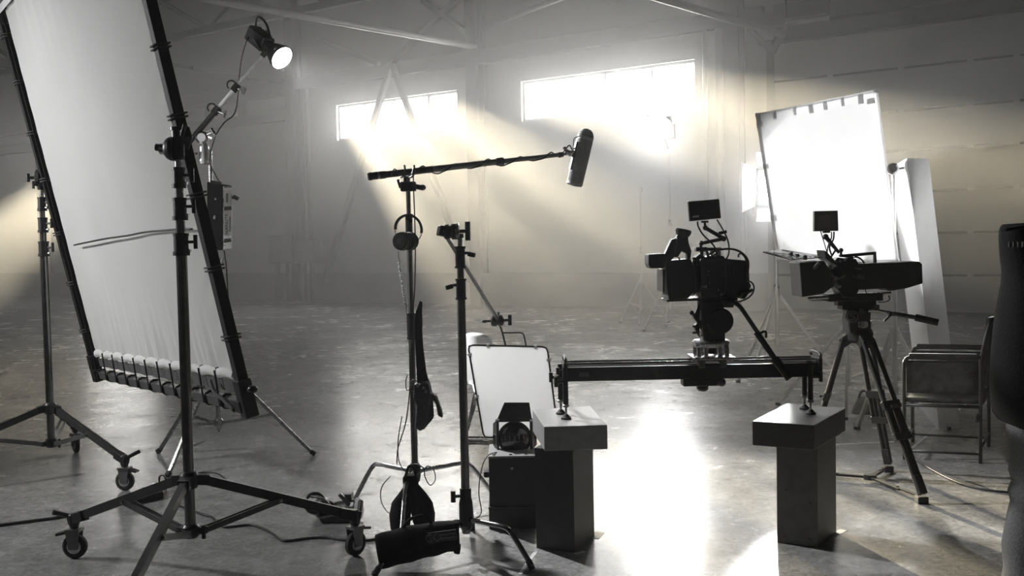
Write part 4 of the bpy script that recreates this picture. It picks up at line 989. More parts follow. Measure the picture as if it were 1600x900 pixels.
for i, q in enumerate(legs):
    y_ = YR - .075 if i in (0, 3) else YR + .075
    s_ = -1 if i < 2 else 1
    q = V((q.x, y_, ZP)); lo = MB(); lo.cyl(q + V((0, 0, .06)), q + V((0, 0, .26)), .0135, n=12); lo = lo.build('leg', 'black', sl)
    MB().cyl(q + V((0, 0, .012)), q + V((0, 0, .07)), .006, n=10).build('threaded_rod', 'satin', lo)
    MB().lathe(q, (0, 0, 1), [(0, .026), (.008, .026), (.014, .018), (.024, .010)], 16).build('foot_pad', 'rubber', lo)
    MB().lathe(q + V((0, 0, .06)), (0, 0, 1), [(0, .012), (.004, .017), (.012, .017), (.016, .012)], 14).build('lock_nut', 'satin', lo)
    k = MB(); dk = V((s_, -.3 if y_ < YR else .3, 0)).normalized(); k.cyl(q + V((0, 0, .19)), q + V((0, 0, .19)) + dk * .055, .009, n=8); k.cyl(q + V((0, 0, .165)) + dk * .05, q + V((0, 0, .215)) + dk * .05, .010, n=8); k.build('leg_knob', 'black', lo)
for dz in (-.02, -.06):
    k = MB(); tknob(k, V((xl, YR - .03, zr + dz)), V((-1, -.2, 0)), .03, .035, .006, .009); k.build('end_knob', 'black', sl)
# carriage
cx = W(1111, 560, YR).x
pl_ = MB(); pl_.box((cx, YR, zr + .034), (.21, .2, .012)); pl_.build('carriage_plate', 'satin', sl, .003)
for dx in (-.06, .045): MB().box((cx + dx, YR - .078, zr + .008), (.03, .02, .04)).build('rail_clamp', 'grey', sl, .003)
MB().box((cx - .055, YR - .0, zr - .092), (.19, .09, .038)).build('brake_box', 'black', sl, .006)
MB().lathe((cx - .045, YR, zr - .14), (0, 0, 1), [(0, .022), (.01, .03), (.03, .03)], 18).build('brake_wheel', 'darkg', sl)
k = MB(); k.ball((cx + .04, YR - .06, zr - .09), .022); k.build('brake_knob', 'black', sl)
for dx in (-.07, -.035, .035, .07):
    for dy in (-.055, .055): MB().cyl((cx + dx, YR + dy, zr + .04), (cx + dx, YR + dy, zr + .088), .012, n=12).build('riser_post', 'chrome', sl)
MB().lathe((cx, YR, zr + .086), (0, 0, 1), [(0, .088), (.018, .094), (.026, .094), (.034, .085)], 34).build('bowl_ring', 'satin', sl)
MB().lathe((cx, YR, zr + .05), (0, 0, 1), [(0, .03), (.036, .03)], 18).build('bowl_bolt', 'black', sl)

# ------------------------------------------------------------------ fluid head of the slider camera
fh = thing('fluid_head', 'black fluid head with pan handle on the slider carriage', 'tripod head', V((cx, YR, zr + .12)))
MB().lathe((cx, YR, zr + .12), (0, 0, 1), [(0, .05), (.02, .058), (.03, .05), (.05, .05)], 26).build('bowl', 'black', fh)
MB().lathe((cx, YR, zr + .165), (0, 0, 1), [(0, .052), (.015, .062), (.055, .062), (.06, .055)], 26).build('pan_unit', 'black', fh)
c = W(1113, 500, YR); mb = MB(); mb.pp([(1092, 470), (1128, 470), (1130, 533), (1096, 533)], YR, .12); mb.build('head_body', 'blackp', fh, .01)
mb = MB(); cd_ = W(1121, 500, YR); mb.lathe(cd_ - V((0, .08, 0)), (0, 1, 0), [(0, .055), (.01, .066), (.07, .068), (.09, .068), (.15, .066), (.16, .055)], 30); mb.build('drag_drum', 'black', fh)
mb = MB(); mb.pp([(1092, 468), (1092, 482), (1087, 484), (1084, 490), (1080, 488), (1083, 497), (1088, 504), (1083, 510), (1087, 520), (1092, 528)], YR - .02, .05); mb.build('lever_bank', 'black', fh, .003)
for y_ in (510, 520): k = MB(); k.pc(1092, y_, 1082, y_, YR - .04, .006, n=8); k.build('lever', 'black', fh)
k = MB(); k.ball(W(1081, 489, YR - .04), .012); k.build('lever', 'black', fh)
mb = MB(); mb.pb(1088, 462, 1150, 470, YR, .09); mb.build('quick_plate', 'black', fh, .004)
hs = W(1136, 474, YR - .06)
mb = MB(); mb.lathe(hs - V((.02, .0, 0)), (1, 0, 0), [(0, .022), (.05, .022)], 16); mb.build('handle_rosette', 'black', fh)
MB().tube(spline([hs, W(1146, 473, YR - .09), W(1155, 478, YR - .11), W(1164, 490, YR - .13), W(1184, 520, YR - .16), W(1190, 530, YR - .17)], 4), .011, 10).build('pan_handle', 'darkg', fh)
MB().pc(1182, 519, 1214, 566, YR - .16, .016, .014, 14, YR - .2).build('handle_tube', 'black', fh)
MB().pc(1210, 560, 1234, 592, YR - .195, .021, .019, 16, YR - .23).build('handle_grip', 'rubber', fh)
MB().tube(spline([W(1187, 521, YR - .17), W(1194, 518, YR - .17), W(1197, 520, YR - .17), W(1197, 528, YR - .17)], 4), .006, 8).build('handle_clamp', 'black', fh)

# ------------------------------------------------------------------ cinema camera on the slider
YC = 5.17
c1 = thing('cinema_camera', 'black cinema camera rig with upright viewfinder, on the slider', 'camera', W(1110, 466, YC), 'cinema cameras')
mb = MB(); mb.pp([(1090, 404), (1122, 402), (1124, 462), (1092, 464)], YC, .15); bd_ = mb.build('camera_body', 'blackp', c1, .006)
mb = MB(); mb.pp([(1095, 418), (1105, 418), (1106, 452), (1096, 453)], YC - .079, .012); mb.build('side_panel', 'darkg', bd_, .002)
MB().pb(1096, 446, 1105, 450, YC - .087, .004).build('printed_label', 'satin', bd_)
for x_, y_ in ((1107, 424), (1107, 430), (1109, 442), (1109, 446), (1110, 450), (1123, 453), (1127, 460)): MB().cyl(W(x_, y_, YC - .07), W(x_, y_, YC - .082), .004, n=8).build('port', 'satin', bd_)
mb = MB(); mb.pp([(1122, 405), (1131, 404), (1131, 459), (1123, 461)], YC, .13); mb.pp([(1131, 404), (1166, 407), (1168, 455), (1160, 467), (1131, 461)], YC, .115); bt = mb.build('battery_pack', 'black', c1, .006)
for x_ in range(1132, 1146, 3): MB().pp([(x_, 407), (x_ + 1.6, 407), (x_ + 1.6, 455), (x_, 455)], YC - .06, .008).build('heat_fin', 'darkg', bt)
mb = MB(); mb.lathe(W(1090, 434, YC), V((-1, 0, 0)), [(0, .075), (.02, .085), (.03, .085), (.03, .078), (.06, .078), (.06, .086), (.075, .086), (.075, .07), (.10, .07)], 28); mb.build('lens', 'black', c1)
for t_ in (.02, .045, .07):
    MB().lathe(W(1090, 434, YC) + V((-t_, 0, 0)), V((-1, 0, 0)), [(0, .089), (.008, .089)], 28).build('focus_ring', 'darkg', c1)
mb = MB(); mb.pp([(1036, 407), (1074, 404), (1082, 424), (1082, 452), (1070, 465), (1040, 468)], YC, .20); mo = mb.build('matte_box', 'blackp', c1, .008)
mb = MB(); mb.pp([(1031, 420), (1034, 420), (1034, 455), (1031, 455)], YC, .20); mb.build('filter_tray', 'black', mo)
mb = MB(); mb.pp([(1037, 467), (1092, 464), (1092, 468), (1038, 470)], YC, .18); mb.build('bottom_flag', 'darkg', mo)
mb = MB(); mb.pp([(1010, 397), (1036, 396), (1040, 404), (1036, 419), (1013, 419), (1010, 412)], YC - .06, .14); mb.build('side_monitor', 'blackp', c1, .006)
mb = MB(); mb.pp([(1036, 398), (1048, 374), (1056, 372), (1060, 382), (1054, 400), (1046, 408), (1038, 408)], YC - .05, .06); mb.build('viewfinder_bracket', 'darkg', c1, .004)
mb = MB(); a_ = W(1056, 385, YC - .06); b_ = W(1066, 364, YC - .06); mb.cyl(a_, b_, .026, .022, 16); mb.pp([(1056, 372), (1074, 370), (1075, 380), (1079, 392), (1077, 408), (1073, 412), (1072, 396), (1064, 392), (1058, 402), (1052, 402)], YC - .06, .055); mb.build('viewfinder', 'black', c1, .004)
ey = (W(1068, 352, YC - .06) - W(1064, 372, YC - .06)).normalized()
mb = MB(); mb.lathe(W(1066, 371, YC - .06), ey, [(0, .024), (.012, .034), (.028, .040), (.040, .038), (.042, .03)], 22); mb.build('eyecup', 'rubber', c1)
mb = MB(); mb.pb(1086, 387, 1127, 392, YC, .03); mb.pp([(1086, 386), (1104, 386), (1104, 393), (1086, 393)], YC, .05); mb.pb(1094, 392, 1099, 408, YC, .02); mb.pb(1118, 390, 1122, 405, YC, .02); mb.build('top_handle', 'darkg', c1, .004)
mb = MB(); mb.pp([(1082, 404), (1092, 396), (1100, 402), (1112, 398), (1128, 400), (1134, 408), (1130, 412), (1084, 412)], YC, .09); mb.build('top_plate', 'black', c1, .004)
for x_, y_ in ((1106, 400), (1112, 397), (1117, 402), (1104, 396), (1084, 408), (1124, 398)): MB().cyl(W(x_, y_, YC - .03), W(x_, y_ - 4, YC - .06), .008, n=8).build('screw_knob', 'satin', c1)
# monitor on a jointed arm
mb = MB(); mb.pp([(1074, 315), (1123, 311), (1126, 341), (1077, 346)], YC - .03, .03); mn = mb.build('monitor', 'darkg', c1, .004)
mb = MB(); mb.pp([(1078, 318), (1120, 314.5), (1122.5, 338.5), (1080.5, 342.5)], YC - .048, .006); mb.build('monitor_back', 'blackp', mn, .002)
MB().pp([(1082, 337.4), (1092, 336.4), (1092.3, 339.2), (1082.3, 340.2)], YC - .0525, .003).build('printed_label', 'label', mn)
mb = MB(); mb.pb(1096, 345, 1106, 348, YC - .03, .03); mb.pc(1101, 346, 1102, 354, YC - .03, .006); mb.ball(W(1102, 356, YC - .03), .013); mb.pc(1102, 356, 1131, 373, YC - .03, .010, Y1=YC - .05); mb.ball(W(1131, 373, YC - .05), .014); mb.pc(1131, 373, 1097, 380, YC - .05, .009, Y1=YC - .02); mb.ball(W(1096, 380, YC - .02), .013); mb.pc(1095, 380, 1095, 390, YC - .02, .007)
mb.build('monitor_arm', 'black', c1); k = MB(); tknob(k, W(1124, 366, YC - .05), V((.4, -1, .3)), .03, .04, .005, .008, V((1, 0, .2))); k.build('arm_knob', 'black', c1)
for pts, r_ in (([(1090, 346), (1091, 354), (1098, 366), (1108, 376), (1116, 385), (1118, 392)], .0045), ([(1120, 343), (1128, 356), (1136, 372), (1139, 386), (1138, 398), (1134, 406)], .004),
                ([(1108, 398), (1118, 392), (1134, 389), (1148, 390), (1160, 396), (1168, 406), (1169, 418), (1167, 430), (1168, 440)], .006), ([(1154, 402), (1154, 398), (1158, 396), (1164, 402), (1168, 412)], .005),
                ([(1166, 438), (1174, 441), (1178, 448), (1176, 458), (1168, 466), (1156, 471), (1146, 471)], .004), ([(1176, 452), (1170, 456), (1160, 458), (1156, 464)], .008), ([(1060, 402), (1064, 408), (1070, 412), (1076, 408)], .004), ([(1168, 440), (1172, 446), (1170, 452)], .004)):
    MB().pt(pts, YC - .07, r_, 6, 5).build('cable', 'cable', c1)

# ------------------------------------------------------------------ tripod with the second camera
F1, F2 = [V((*G(*p_).xy, 0)) for p_ in ((1440, 786), (1387, 737))]
cT = V((2.165, 6.2, 0)); F3 = V((cT.x - .34, cT.y + .16, 0)); YT = 6.2
AP = W(1343, 528, YT); AP = V((AP.x, YT, AP.z))
tp = thing('tripod', 'two-stage video tripod with floor spreader, right of the podiums', 'tripod', cT)
mb = MB(); mb.lathe(AP + V((0, 0, -.03)), (0, 0, 1), [(0, .05), (.02, .075), (.06, .08), (.085, .07), (.09, .05)], 26); 
for ft in (F1, F2, F3):
    o = (ft - cT).normalized(); mb.bar(AP + o * .03 + V((0, 0, .02)), AP + o * .10 - V((0, 0, .035)), .085, .06)
mb.build('crown', 'mattblack', tp, .006)
for ft in (F1, F2, F3):
    o = (ft - cT).normalized(); side = V((-o.y, o.x, 0)); a_ = AP + o * .09; b_ = up(ft, .07)
    m1 = a_.lerp(b_, .50); m2 = a_.lerp(b_, .42)
    for s_ in (-1, 1):
        MB().cyl(a_ + side * .032 * s_, a_.lerp(b_, .66) + side * .038 * s_, .0145, n=10).build('leg_tube', 'mattblack', tp)
        MB().cyl(a_.lerp(b_, .44) + side * .016 * s_, b_ + side * .014 * s_, .0135, n=10).build('inner_leg_tube', 'mattblack', tp)
    mb = MB(); q = a_.lerp(b_, .45); dl = (b_ - a_).normalized(); mb.bar(q - dl * .025, q + dl * .025, .11, .035, o); mb.build('leg_bracket', 'black', tp, .004); MB().bar(a_.lerp(b_, .655) - dl * .02, a_.lerp(b_, .655) + dl * .025, .105, .036, o).build('leg_bracket', 'black', tp, .004)
    k = MB(); tknob(k, q + o * .015, o, .02, .04, .006, .009, side); k.build('leg_clamp', 'black', tp)
    mb = MB(); mb.bar(b_ - dl * .09, b_ + dl * .02, .05, .035, o); mb.box(up(ft, .02), (.06, .06, .04)); mb.build('foot', 'rubber', tp, .006)
    mb = MB(); cs = up(cT, .03); mb.bar(cs, cs.lerp(up(ft, .03), .62), .034, .014); mb.bar(cs.lerp(up(ft, .036), .5), cs.lerp(up(ft, .036), .97), .022, .012); mb.build('spreader_arm', 'mattblack', tp, .003)
    MB().cyl(cs.lerp(up(ft, .036), .55), cs.lerp(up(ft, .052), .55), .012, n=8).build('spreader_clamp', 'satin', tp)
MB().lathe(up(cT, .016), (0, 0, 1), [(0, .04), (.03, .04)], 16).build('spreader_hub', 'black', tp)
# head
h2 = thing('fluid_head', 'black fluid head with round emblem and pan bar on the tripod', 'tripod head', AP + V((0, 0, .06)))
MB().lathe(AP + V((0, 0, .055)), (0, 0, 1), [(0, .06), (.02, .072), (.05, .072), (.06, .05), (.07, .05)], 26).build('bowl', 'satin', h2)
mb = MB(); mb.pp([(1322, 483), (1356, 482), (1355, 503), (1357, 520), (1322, 520), (1320, 500)], YT, .13); mb.build('head_body', 'blackp', h2, .01)
ce_ = W(1331, 494, YT - .067); MB().lathe(ce_, (0, -1, 0), [(0, .04), (.008, .04), (.012, .034)], 28).build('drag_dial', 'black', h2)
em = MB(); em.ring(ce_ + V((0, -.012, 0)), (0, 1, 0), .032, .003, 28, 6); eo = em.build('emblem_ring', 'grey', h2)
s_pts = [(.014, .012), (.006, .018), (-.008, .017), (-.014, .009), (-.006, .003), (.008, -.003), (.014, -.009), (.006, -.017), (-.008, -.018), (-.015, -.012)]
MB().tube(spline([ce_ + V((x * 1.1, -.013, z * 1.1)) for x, z in s_pts], 4), .0035, 6).build('emblem_mark', 'grey', eo)
MB().lathe(W(1345, 487, YT - .065), (0, -1, 0), [(0, .018), (.012, .018)], 18).build('brake_dial', 'darkg', h2)
mb = MB(); mb.pb(1312, 476, 1370, 483, YT, .10); mb.pb(1306, 470, 1366, 477, YT, .08); mb.build('sliding_plate', 'black', h2, .004)
MB().tube(spline([W(1356, 485, YT - .06), W(1370, 485, YT - .08), W(1384, 488, YT - .1), W(1400, 491, YT - .12)], 3), .012, 10).build('pan_bar', 'satin', h2)
MB().pc(1396, 490, 1436, 497, YT - .12, .013, .013, 12, YT - .17).build('pan_bar', 'darkg', h2)
MB().pc(1430, 496, 1466, 504, YT - .165, .021, .02, 14, YT - .21).build('handle_grip', 'rubber', h2)
mb = MB(); mb.pp([(1389, 487), (1398, 487), (1398, 493), (1391, 494), (1382, 503), (1380, 501), (1387, 494)], YT - .115, .02); mb.build('bar_clamp', 'black', h2)
# camera
c2 = thing('cinema_camera', 'black cinema camera with long body and raised handle on the tripod', 'camera', W(1340, 470, YT), 'cinema cameras')
mb = MB(); mb.pp([(1330, 412), (1428, 408), (1433, 412), (1434, 442), (1408, 450), (1382, 454), (1376, 450), (1335, 452)], YT, .16); bd2 = mb.build('camera_body', 'blackp', c2, .006)
mb = MB(); mb.pp([(1422, 411), (1431, 411), (1432, 442), (1423, 443)], YT - .082, .008); mb.build('battery_plate', 'darkg', bd2, .002)
for y_ in (414, 418, 422, 436): MB().pb(1426, y_, 1431, y_ + 2, YT - .087, .004).build('vent', 'black', bd2)
text(bd2, 'lettering', 'ARRI', .034, W(1341, 433, YT - .0815), V((1, 0, .0)), V((0, 0, 1)), 'grey', .0006)
MB().pp([(1336, 419), (1346, 419), (1346, 420.6), (1336, 420.6)], YT - .081, .003).build('printed_stripe', 'grey', bd2)
mb = MB(); mb.pp([(1304, 410), (1332, 404), (1336, 412), (1338, 450), (1330, 466), (1312, 464), (1304, 452)], YT, .13); mb.build('camera_front', 'black', c2, .005)
mb = MB(); mb.lathe(W(1308, 432, YT), (-1, 0, 0), [(0, .06), (.03, .06), (.03, .068), (.05, .068), (.05, .055), (.10, .055), (.10, .062), (.12, .062)], 26); mb.build('lens', 'black', c2)
for t_ in (.04, .11): MB().lathe(W(1308, 432, YT) + V((-t_, 0, 0)), (-1, 0, 0), [(0, .071), (.007, .071)], 26).build('focus_ring', 'darkg', c2)
mb = MB(); mb.pp([(1241, 410), (1279, 407), (1292, 426), (1294, 446), (1278, 458), (1245, 463)], YT, .22); mo2 = mb.build('matte_box', 'blackp', c2, .006)
mb = MB(); mb.pp([(1282, 391), (1285, 393), (1302, 411), (1300, 414), (1284, 404)], YT - .05, .16); mb.build('side_flag', 'black', mo2)
mb = MB(); mb.prism([W(1192, 394, YT - .06), W(1222, 391, YT + .10), W(1285, 400, YT + .10), W(1238, 405, YT - .09)], V((0, 0, .004))); mb.build('top_flag', 'satin', mo2)
mb = MB(); mb.pt([(1192, 394), (1236, 406), (1284, 402)], YT - .09, .003, 5, 1); mb.pt([(1222, 391), (1250, 396), (1276, 401)], YT + .08, .006, 6, 1); mb.build('flag_frame', 'black', mo2)
for x_, y_ in ((1236, 397), (1246, 400), (1258, 402)): MB().pb(x_ - 2, y_ - 3, x_ + 2, y_ + 4, YT, .03).build('flag_clip', 'black', mo2)
MB().pc(1271, 420, 1280, 410, YT - .12, .010, n=10).build('hinge_knob', 'grey', mo2)
mb = MB(); mb.pp([(1311, 398), (1368, 393), (1369, 412), (1365, 412), (1365, 398), (1322, 402), (1312, 402)], YT, .03); mb.build('top_handle', 'darkg', c2, .004)
k = MB(); k.ball(W(1314, 391, YT), .014); k.pc(1314, 392, 1314, 400, YT, .008); k.build('handle_knob', 'black', c2)
mb = MB(); mb.pp([(1300, 408), (1306, 402), (1320, 404), (1330, 400), (1332, 412), (1302, 414)], YT, .08); mb.build('top_plate', 'black', c2, .003)
for x_, y_ in ((1305, 410), (1313, 408), (1320, 406), (1301, 418), (1306, 436), (1312, 448)): MB().cyl(W(x_, y_, YT - .05), W(x_, y_, YT - .085), .010, n=8).build('screw_knob', 'satin', c2)
mb = MB(); mb.pp([(1296, 428), (1312, 434), (1311, 437), (1296, 431)], YT - .1, .02); mb.pp([(1312, 433), (1320, 429), (1321, 431), (1313, 436)], YT - .1, .02); mb.build('control_lever', 'grey', c2)
mb = MB()
for dy in (-.045, .045): mb.pc(1262, 467, 1392, 458, YT + dy, .010)
mb.build('support_rods', 'satin', c2)
mb = MB(); mb.pb(1290, 458, 1375, 470, YT, .11); mb.pp([(1264, 464), (1292, 461), (1292, 469), (1264, 470)], YT, .06); mb.build('base_plate', 'black', c2, .004)
MB().lathe(W(1309, 446, YT - .05), (0, -1, 0), [(0, .024), (.012, .024)], 18).build('follow_focus', 'satin', c2)
mb = MB(); mb.pp([(1271, 330), (1308, 329), (1309, 361), (1271, 361.5)], YT - .02, .03); mn2 = mb.build('monitor', 'grey', c2, .003)
MB().pp([(1277, 336), (1304, 335), (1305, 356), (1278, 357)], YT - .037, .004).build('monitor_screen', 'screenlit', mn2)
mb = MB(); mb.pb(1286, 361, 1296, 364, YT - .02, .03); mb.ball(W(1290, 370, YT - .02), .018); mb.pc(1291, 371, 1311, 395, YT - .02, .014, .009); mb.pc(1306, 390, 1297, 404, YT - .02, .006); mb.build('monitor_arm', 'black', c2)
for pts, r_ in (([(1299, 362), (1299, 372), (1294, 384), (1292, 398), (1294, 406)], .004), ([(1303, 362), (1302, 374), (1296, 386), (1300, 400)], .005), ([(1282, 361), (1288, 380), (1293, 398)], .003), ([(1330, 404), (1338, 402), (1346, 406), (1350, 412)], .004), ([(1334, 400), (1344, 403), (1352, 412)], .003), ([(1388, 462), (1390, 468), (1382, 472), (1372, 472)], .003), ([(1352, 452), (1354, 458), (1360, 462)], .003)):
    MB().pt(pts, YT - .03, r_, 6, 5).build('cable', 'cable', c2)

# ------------------------------------------------------------------ bright diffusion panel, its stands and lamp
def light_stand(label, c, feet, ztop, material='silver', r=.02, zc=.75, zl=.28, group='far light stands'):
    t_ = thing('light_stand', label, 'light stand', c, group)
    MB().cyl(up(c, zl - .06), up(c, ztop * .55), r, n=12).build('lower_tube', material, t_); MB().cyl(up(c, ztop * .55), up(c, ztop), r * .75, n=12).build('upper_tube', material, t_)
    MB().lathe(up(c, ztop * .55 - .06), (0, 0, 1), [(0, r * 1.4), (.1, r * 1.4)], 12).build('locking_collar', 'black' if material != 'silver' else 'satin', t_)
    MB().lathe(up(c, zc - .05), (0, 0, 1), [(0, r * 1.7), (.08, r * 1.7)], 12).build('leg_collar', material, t_); MB().lathe(up(c, zl - .03), (0, 0, 1), [(0, r * 1.5), (.06, r * 1.5)], 12).build('brace_collar', material, t_)
    for q in feet:
        q = V((q.x, q.y, 0)); o = (q - up(c, 0)).normalized(); a_ = up(c, zc) + o * r; b_ = up(q, .012)
        MB().bar(a_, b_, .022, .03).build('leg', material, t_); MB().bar(up(c, zl) + o * r, a_.lerp(b_, .55), .014, .022).build('brace', material, t_)
        MB().bar(b_ - o * .02, b_ + o * .02, .032, .024).build('foot', 'rubber', t_)
    return t_
cS2 = V((*W(1398, 600, 8.05).xy, 0)); f2 = [G(1481, 672), cS2 + V((-.35, -.15, 0)), cS2 + V((.05, .75, 0))]; f2[0] = cS2 + (V((f2[0].x, f2[0].y, 0)) - cS2)
st2 = light_stand('silver stand gripping the right edge of the bright panel', cS2, f2, 2.05)
q = W(1396, 264, 8.02); MB().lathe(q - V((.02, .05, 0)), (.3, 1, 0), [(0, .03), (.01, .045), (.09, .045), (.1, .03)], 18).build('grip_disc', 'silver', st2)
k = MB(); tknob(k, q + V((.03, -.02, 0)), V((1, -.2, .1)), .07, .05, .01, .015, V((1, 0, .6))); k.build('head_knob', 'grey', st2)
cS1 = V((*W(1325, 610, 8.75).xy, 0)); f1 = [V((*G(1216, 633).xy, 0)), V((*G(1322, 656).xy, 0)), cS1 + V((.55, .25, 0))]
st1 = light_stand('silver stand behind the tripod under the bright panel', cS1, f1, 1.55)
sb = thing('sandbag', 'small grey sandbag on the stand foot behind the tripod', 'sandbag', V((*G(1350, 648).xy, 0)), 'sandbags')
lobe([(1342, 620), (1338, 628), (1332, 640), (1331, 646)], [(1358, 620), (1362, 628), (1367, 640), (1368, 646)], 8.45, .08).build('bag_lobe', 'greycloth', sb)
MB().tube(spline([W(1342, 622, 8.4), W(1346, 612, 8.4), W(1354, 612, 8.4), W(1358, 622, 8.4)], 4), .01, 6).build('bag_handle', 'cloth', sb)
tl, tr, br_, bl = W(1181, 180, 9.1), W(1366, 143, 8.0), W(1399, 408, 8.0), W(1214, 404, 9.1)
dp = thing('lit_diffuser', 'glowing white diffusion panel with taped edges, backlit beside the tripod camera', 'diffusion panel', (bl + br_) / 2)
pn = (tr - tl).cross(bl - tl).normalized(); pn = -pn if pn.y > 0 else pn
mb = MB(); mb.prism([tl, tr, br_, bl], pn * .003); mb.build('diffusion_cloth', 'diff', dp)
for a_, b_ in ((tl, tr), (tr, br_), (br_, bl), (bl, tl)):
    e_ = (b_ - a_).normalized(); MB().bar(a_ - e_ * .02 - pn * .02, b_ + e_ * .02 - pn * .02, .028, .02, pn).build('frame_bar', 'hem', dp, .003)
for a_, b_, f_, w_ in ((tl, tr, .03, .05), (tl, tr, .18, .04), (tl, tr, .36, .03), (tl, tr, .50, .05), (tl, tr, .62, .04), (tl, tr, .76, .03), (tl, tr, .90, .05), (tl, bl, .07, .05), (tl, bl, .36, .04), (tl, bl, .72, .05), (tr, br_, .05, .04)):
    q = a_.lerp(b_, f_); inw = ((tl + tr + br_ + bl) / 4 - q); e_ = (b_ - a_).normalized(); inw = (inw - e_ * inw.dot(e_)).normalized()
    MB().bar(q + pn * .008, q + inw * (.05 + .5 * w_) + pn * .008, w_, .003, pn).build('tape_tab', 'tapet', dp)
pcn = (tl + tr + br_ + bl) / 4
# lamp behind the panel
YL3 = 11.0
L3 = W(1212, 292, YL3)
cS3 = V((L3.x, L3.y, 0)); st3 = light_stand('hazy pale stand under the lamp behind the bright panel', cS3, [cS3 + V((-.5, -.35, 0)), cS3 + V((.62, -.1, 0)), cS3 + V((-.1, .6, 0))], L3.z - .3, 'silver', .022, .9, .4)
l3 = thing('barn_door_lamp', 'big lamp with brightly lit barn doors, half hidden behind the bright panel', 'lamp', L3 - V((0, 0, .3)))
dl = (pcn - L3).normalized(); R_ = dl.to_track_quat('Y', 'Z').to_matrix()
mb = MB(); mb.box(L3 - dl * .16, (.42, .34, .42), R_); mb.build('housing', 'grey', l3, .03)
MB().lathe(L3 + dl * .012, dl, [(0, .16), (.01, .16)], 28).build('lamp_face', 'lamp3', l3)
MB().lathe(L3 + dl * .01, dl, [(0, .19), (.06, .2)], 28, False).build('lens_ring', 'black', l3)
for sx_, sz_ in ((-1, 0), (1, 0), (0, 1), (0, -1)):
    c_ = L3 + dl * .05
    if sx_: a0 = [V((.21 * sx_, 0, -.2)), V((.21 * sx_, 0, .2)), V((.40 * sx_, .34, .26)), V((.40 * sx_, .34, -.26))]; ex = V((.006 * sx_, -.004, 0))
    else: a0 = [V((-.2, 0, .21 * sz_)), V((.2, 0, .21 * sz_)), V((.26, .34, .36 * sz_)), V((-.26, .34, .36 * sz_))]; ex = V((0, -.004, .006 * sz_))
    MB().prism([c_ + R_ @ q for q in a0], R_ @ ex).build('barn_door', 'white', l3)
yk = MB(); 
for s_ in (-1, 1): yk.bar(L3 - dl * .12 + R_ @ V((.24 * s_, 0, 0)), L3 - dl * .12 + R_ @ V((.24 * s_, 0, -.3)), .04, .02)
yk.bar(L3 - dl * .12 + R_ @ V((-.25, 0, -.3)), L3 - dl * .12 + R_ @ V((.25, 0, -.3)), .04, .03); yk.build('yoke', 'grey', l3)
spot(l3, 'lamp_beam', L3 + dl * .08, dl, 2300, 37, .15, .1)

# far glowing lamp on its stand
YL2 = 17.0
L2 = W(1034, 198, YL2); cS4 = V((*W(1046, 300, YL2 + .2).xy, 0))
st4 = light_stand('thin hazy stand under the far glowing lamp', cS4, [cS4 + V((-.5, -.3, 0)), cS4 + V((.55, -.2, 0)), cS4 + V((0, .6, 0))], L2.z - .1, 'silver', .022, .9, .4)
l2 = thing('spot_light', 'blazing far lamp in the haze below the right window', 'lamp', L2)
d2 = (V((.2, 8.5, 0)) - L2).normalized(); R_ = d2.to_track_quat('Y', 'Z').to_matrix()
mb = MB(); mb.lathe(L2 - d2 * .38, d2, [(0, .08), (.04, .14), (.2, .15), (.24, .12), (.36, .17), (.40, .18), (.40, .165), (.36, .16)], 24); mb.build('housing', 'grey', l2)
MB().lathe(L2 - d2 * .005, d2, [(0, .16), (.012, .16)], 24).build('lamp_face', 'lamp2', l2)
mb = MB(); mb.prism([L2 + R_ @ V((-.17, .02, .17)), L2 + R_ @ V((.17, .02, .17)), L2 + R_ @ V((.22, .26, .27)), L2 + R_ @ V((-.22, .26, .27))], R_ @ V((0, 0, .006))); mb.build('barn_door', 'grey', l2)
yk = MB()
for s_ in (-1, 1): yk.bar(L2 - d2 * .15 + R_ @ V((.19 * s_, 0, 0)), L2 - d2 * .15 + R_ @ V((.19 * s_, 0, -.24)), .03, .016)
yk.bar(L2 - d2 * .15 + R_ @ V((-.2, 0, -.24)), L2 - d2 * .15 + R_ @ V((.2, 0, -.24)), .03, .03); yk.cyl(up(cS4, L2.z - .35), L2 - d2 * .15 + R_ @ V((0, 0, -.24)), .02, n=10); yk.build('yoke', 'grey', l2)
spot(l2, 'lamp_beam', L2 + d2 * .03, d2, 340, 70, .7, .14)
# lamp beyond the left edge of the picture that lights the silk
L4 = V((-5.5, 5.5, 2.7)); cS6 = up(L4 + V((0, 0, 0)), 0)
st6 = light_stand('black stand of the silk lamp, out beyond the left edge', cS6, [cS6 + V((-.5, -.35, 0)), cS6 + V((.6, -.1, 0)), cS6 + V((-.1, .6, 0))], L4.z - .28, 'black', .02, .9, .4)
l4 = thing('studio_lamp', 'lamp beyond the left edge that lights the big white silk', 'lamp', L4)
d4 = (V((-2.35, 5.8, 1.6)) - L4).normalized(); R_ = d4.to_track_quat('Y', 'Z').to_matrix()
MB().lathe(L4 - d4 * .34, d4, [(0, .07), (.04, .12), (.2, .13), (.24, .11), (.32, .15), (.36, .16), (.36, .15), (.34, .145)], 24).build('housing', 'black', l4)
MB().lathe(L4 - d4 * .005, d4, [(0, .14), (.012, .14)], 24).build('lamp_face', 'lamp3', l4)
yk = MB()
for s_ in (-1, 1): yk.bar(L4 - d4 * .15 + R_ @ V((.17 * s_, 0, 0)), L4 - d4 * .15 + R_ @ V((.17 * s_, 0, -.24)), .03, .016)
yk.bar(L4 - d4 * .15 + R_ @ V((-.18, 0, -.24)), L4 - d4 * .15 + R_ @ V((.18, 0, -.24)), .03, .03); yk.build('yoke', 'grey', l4)
spot(l4, 'lamp_beam', L4 + d4 * .03, d4, SILK_W, 86, .8, .12)
cS5 = V((*W(1000, 300, 18.5).xy, 0))
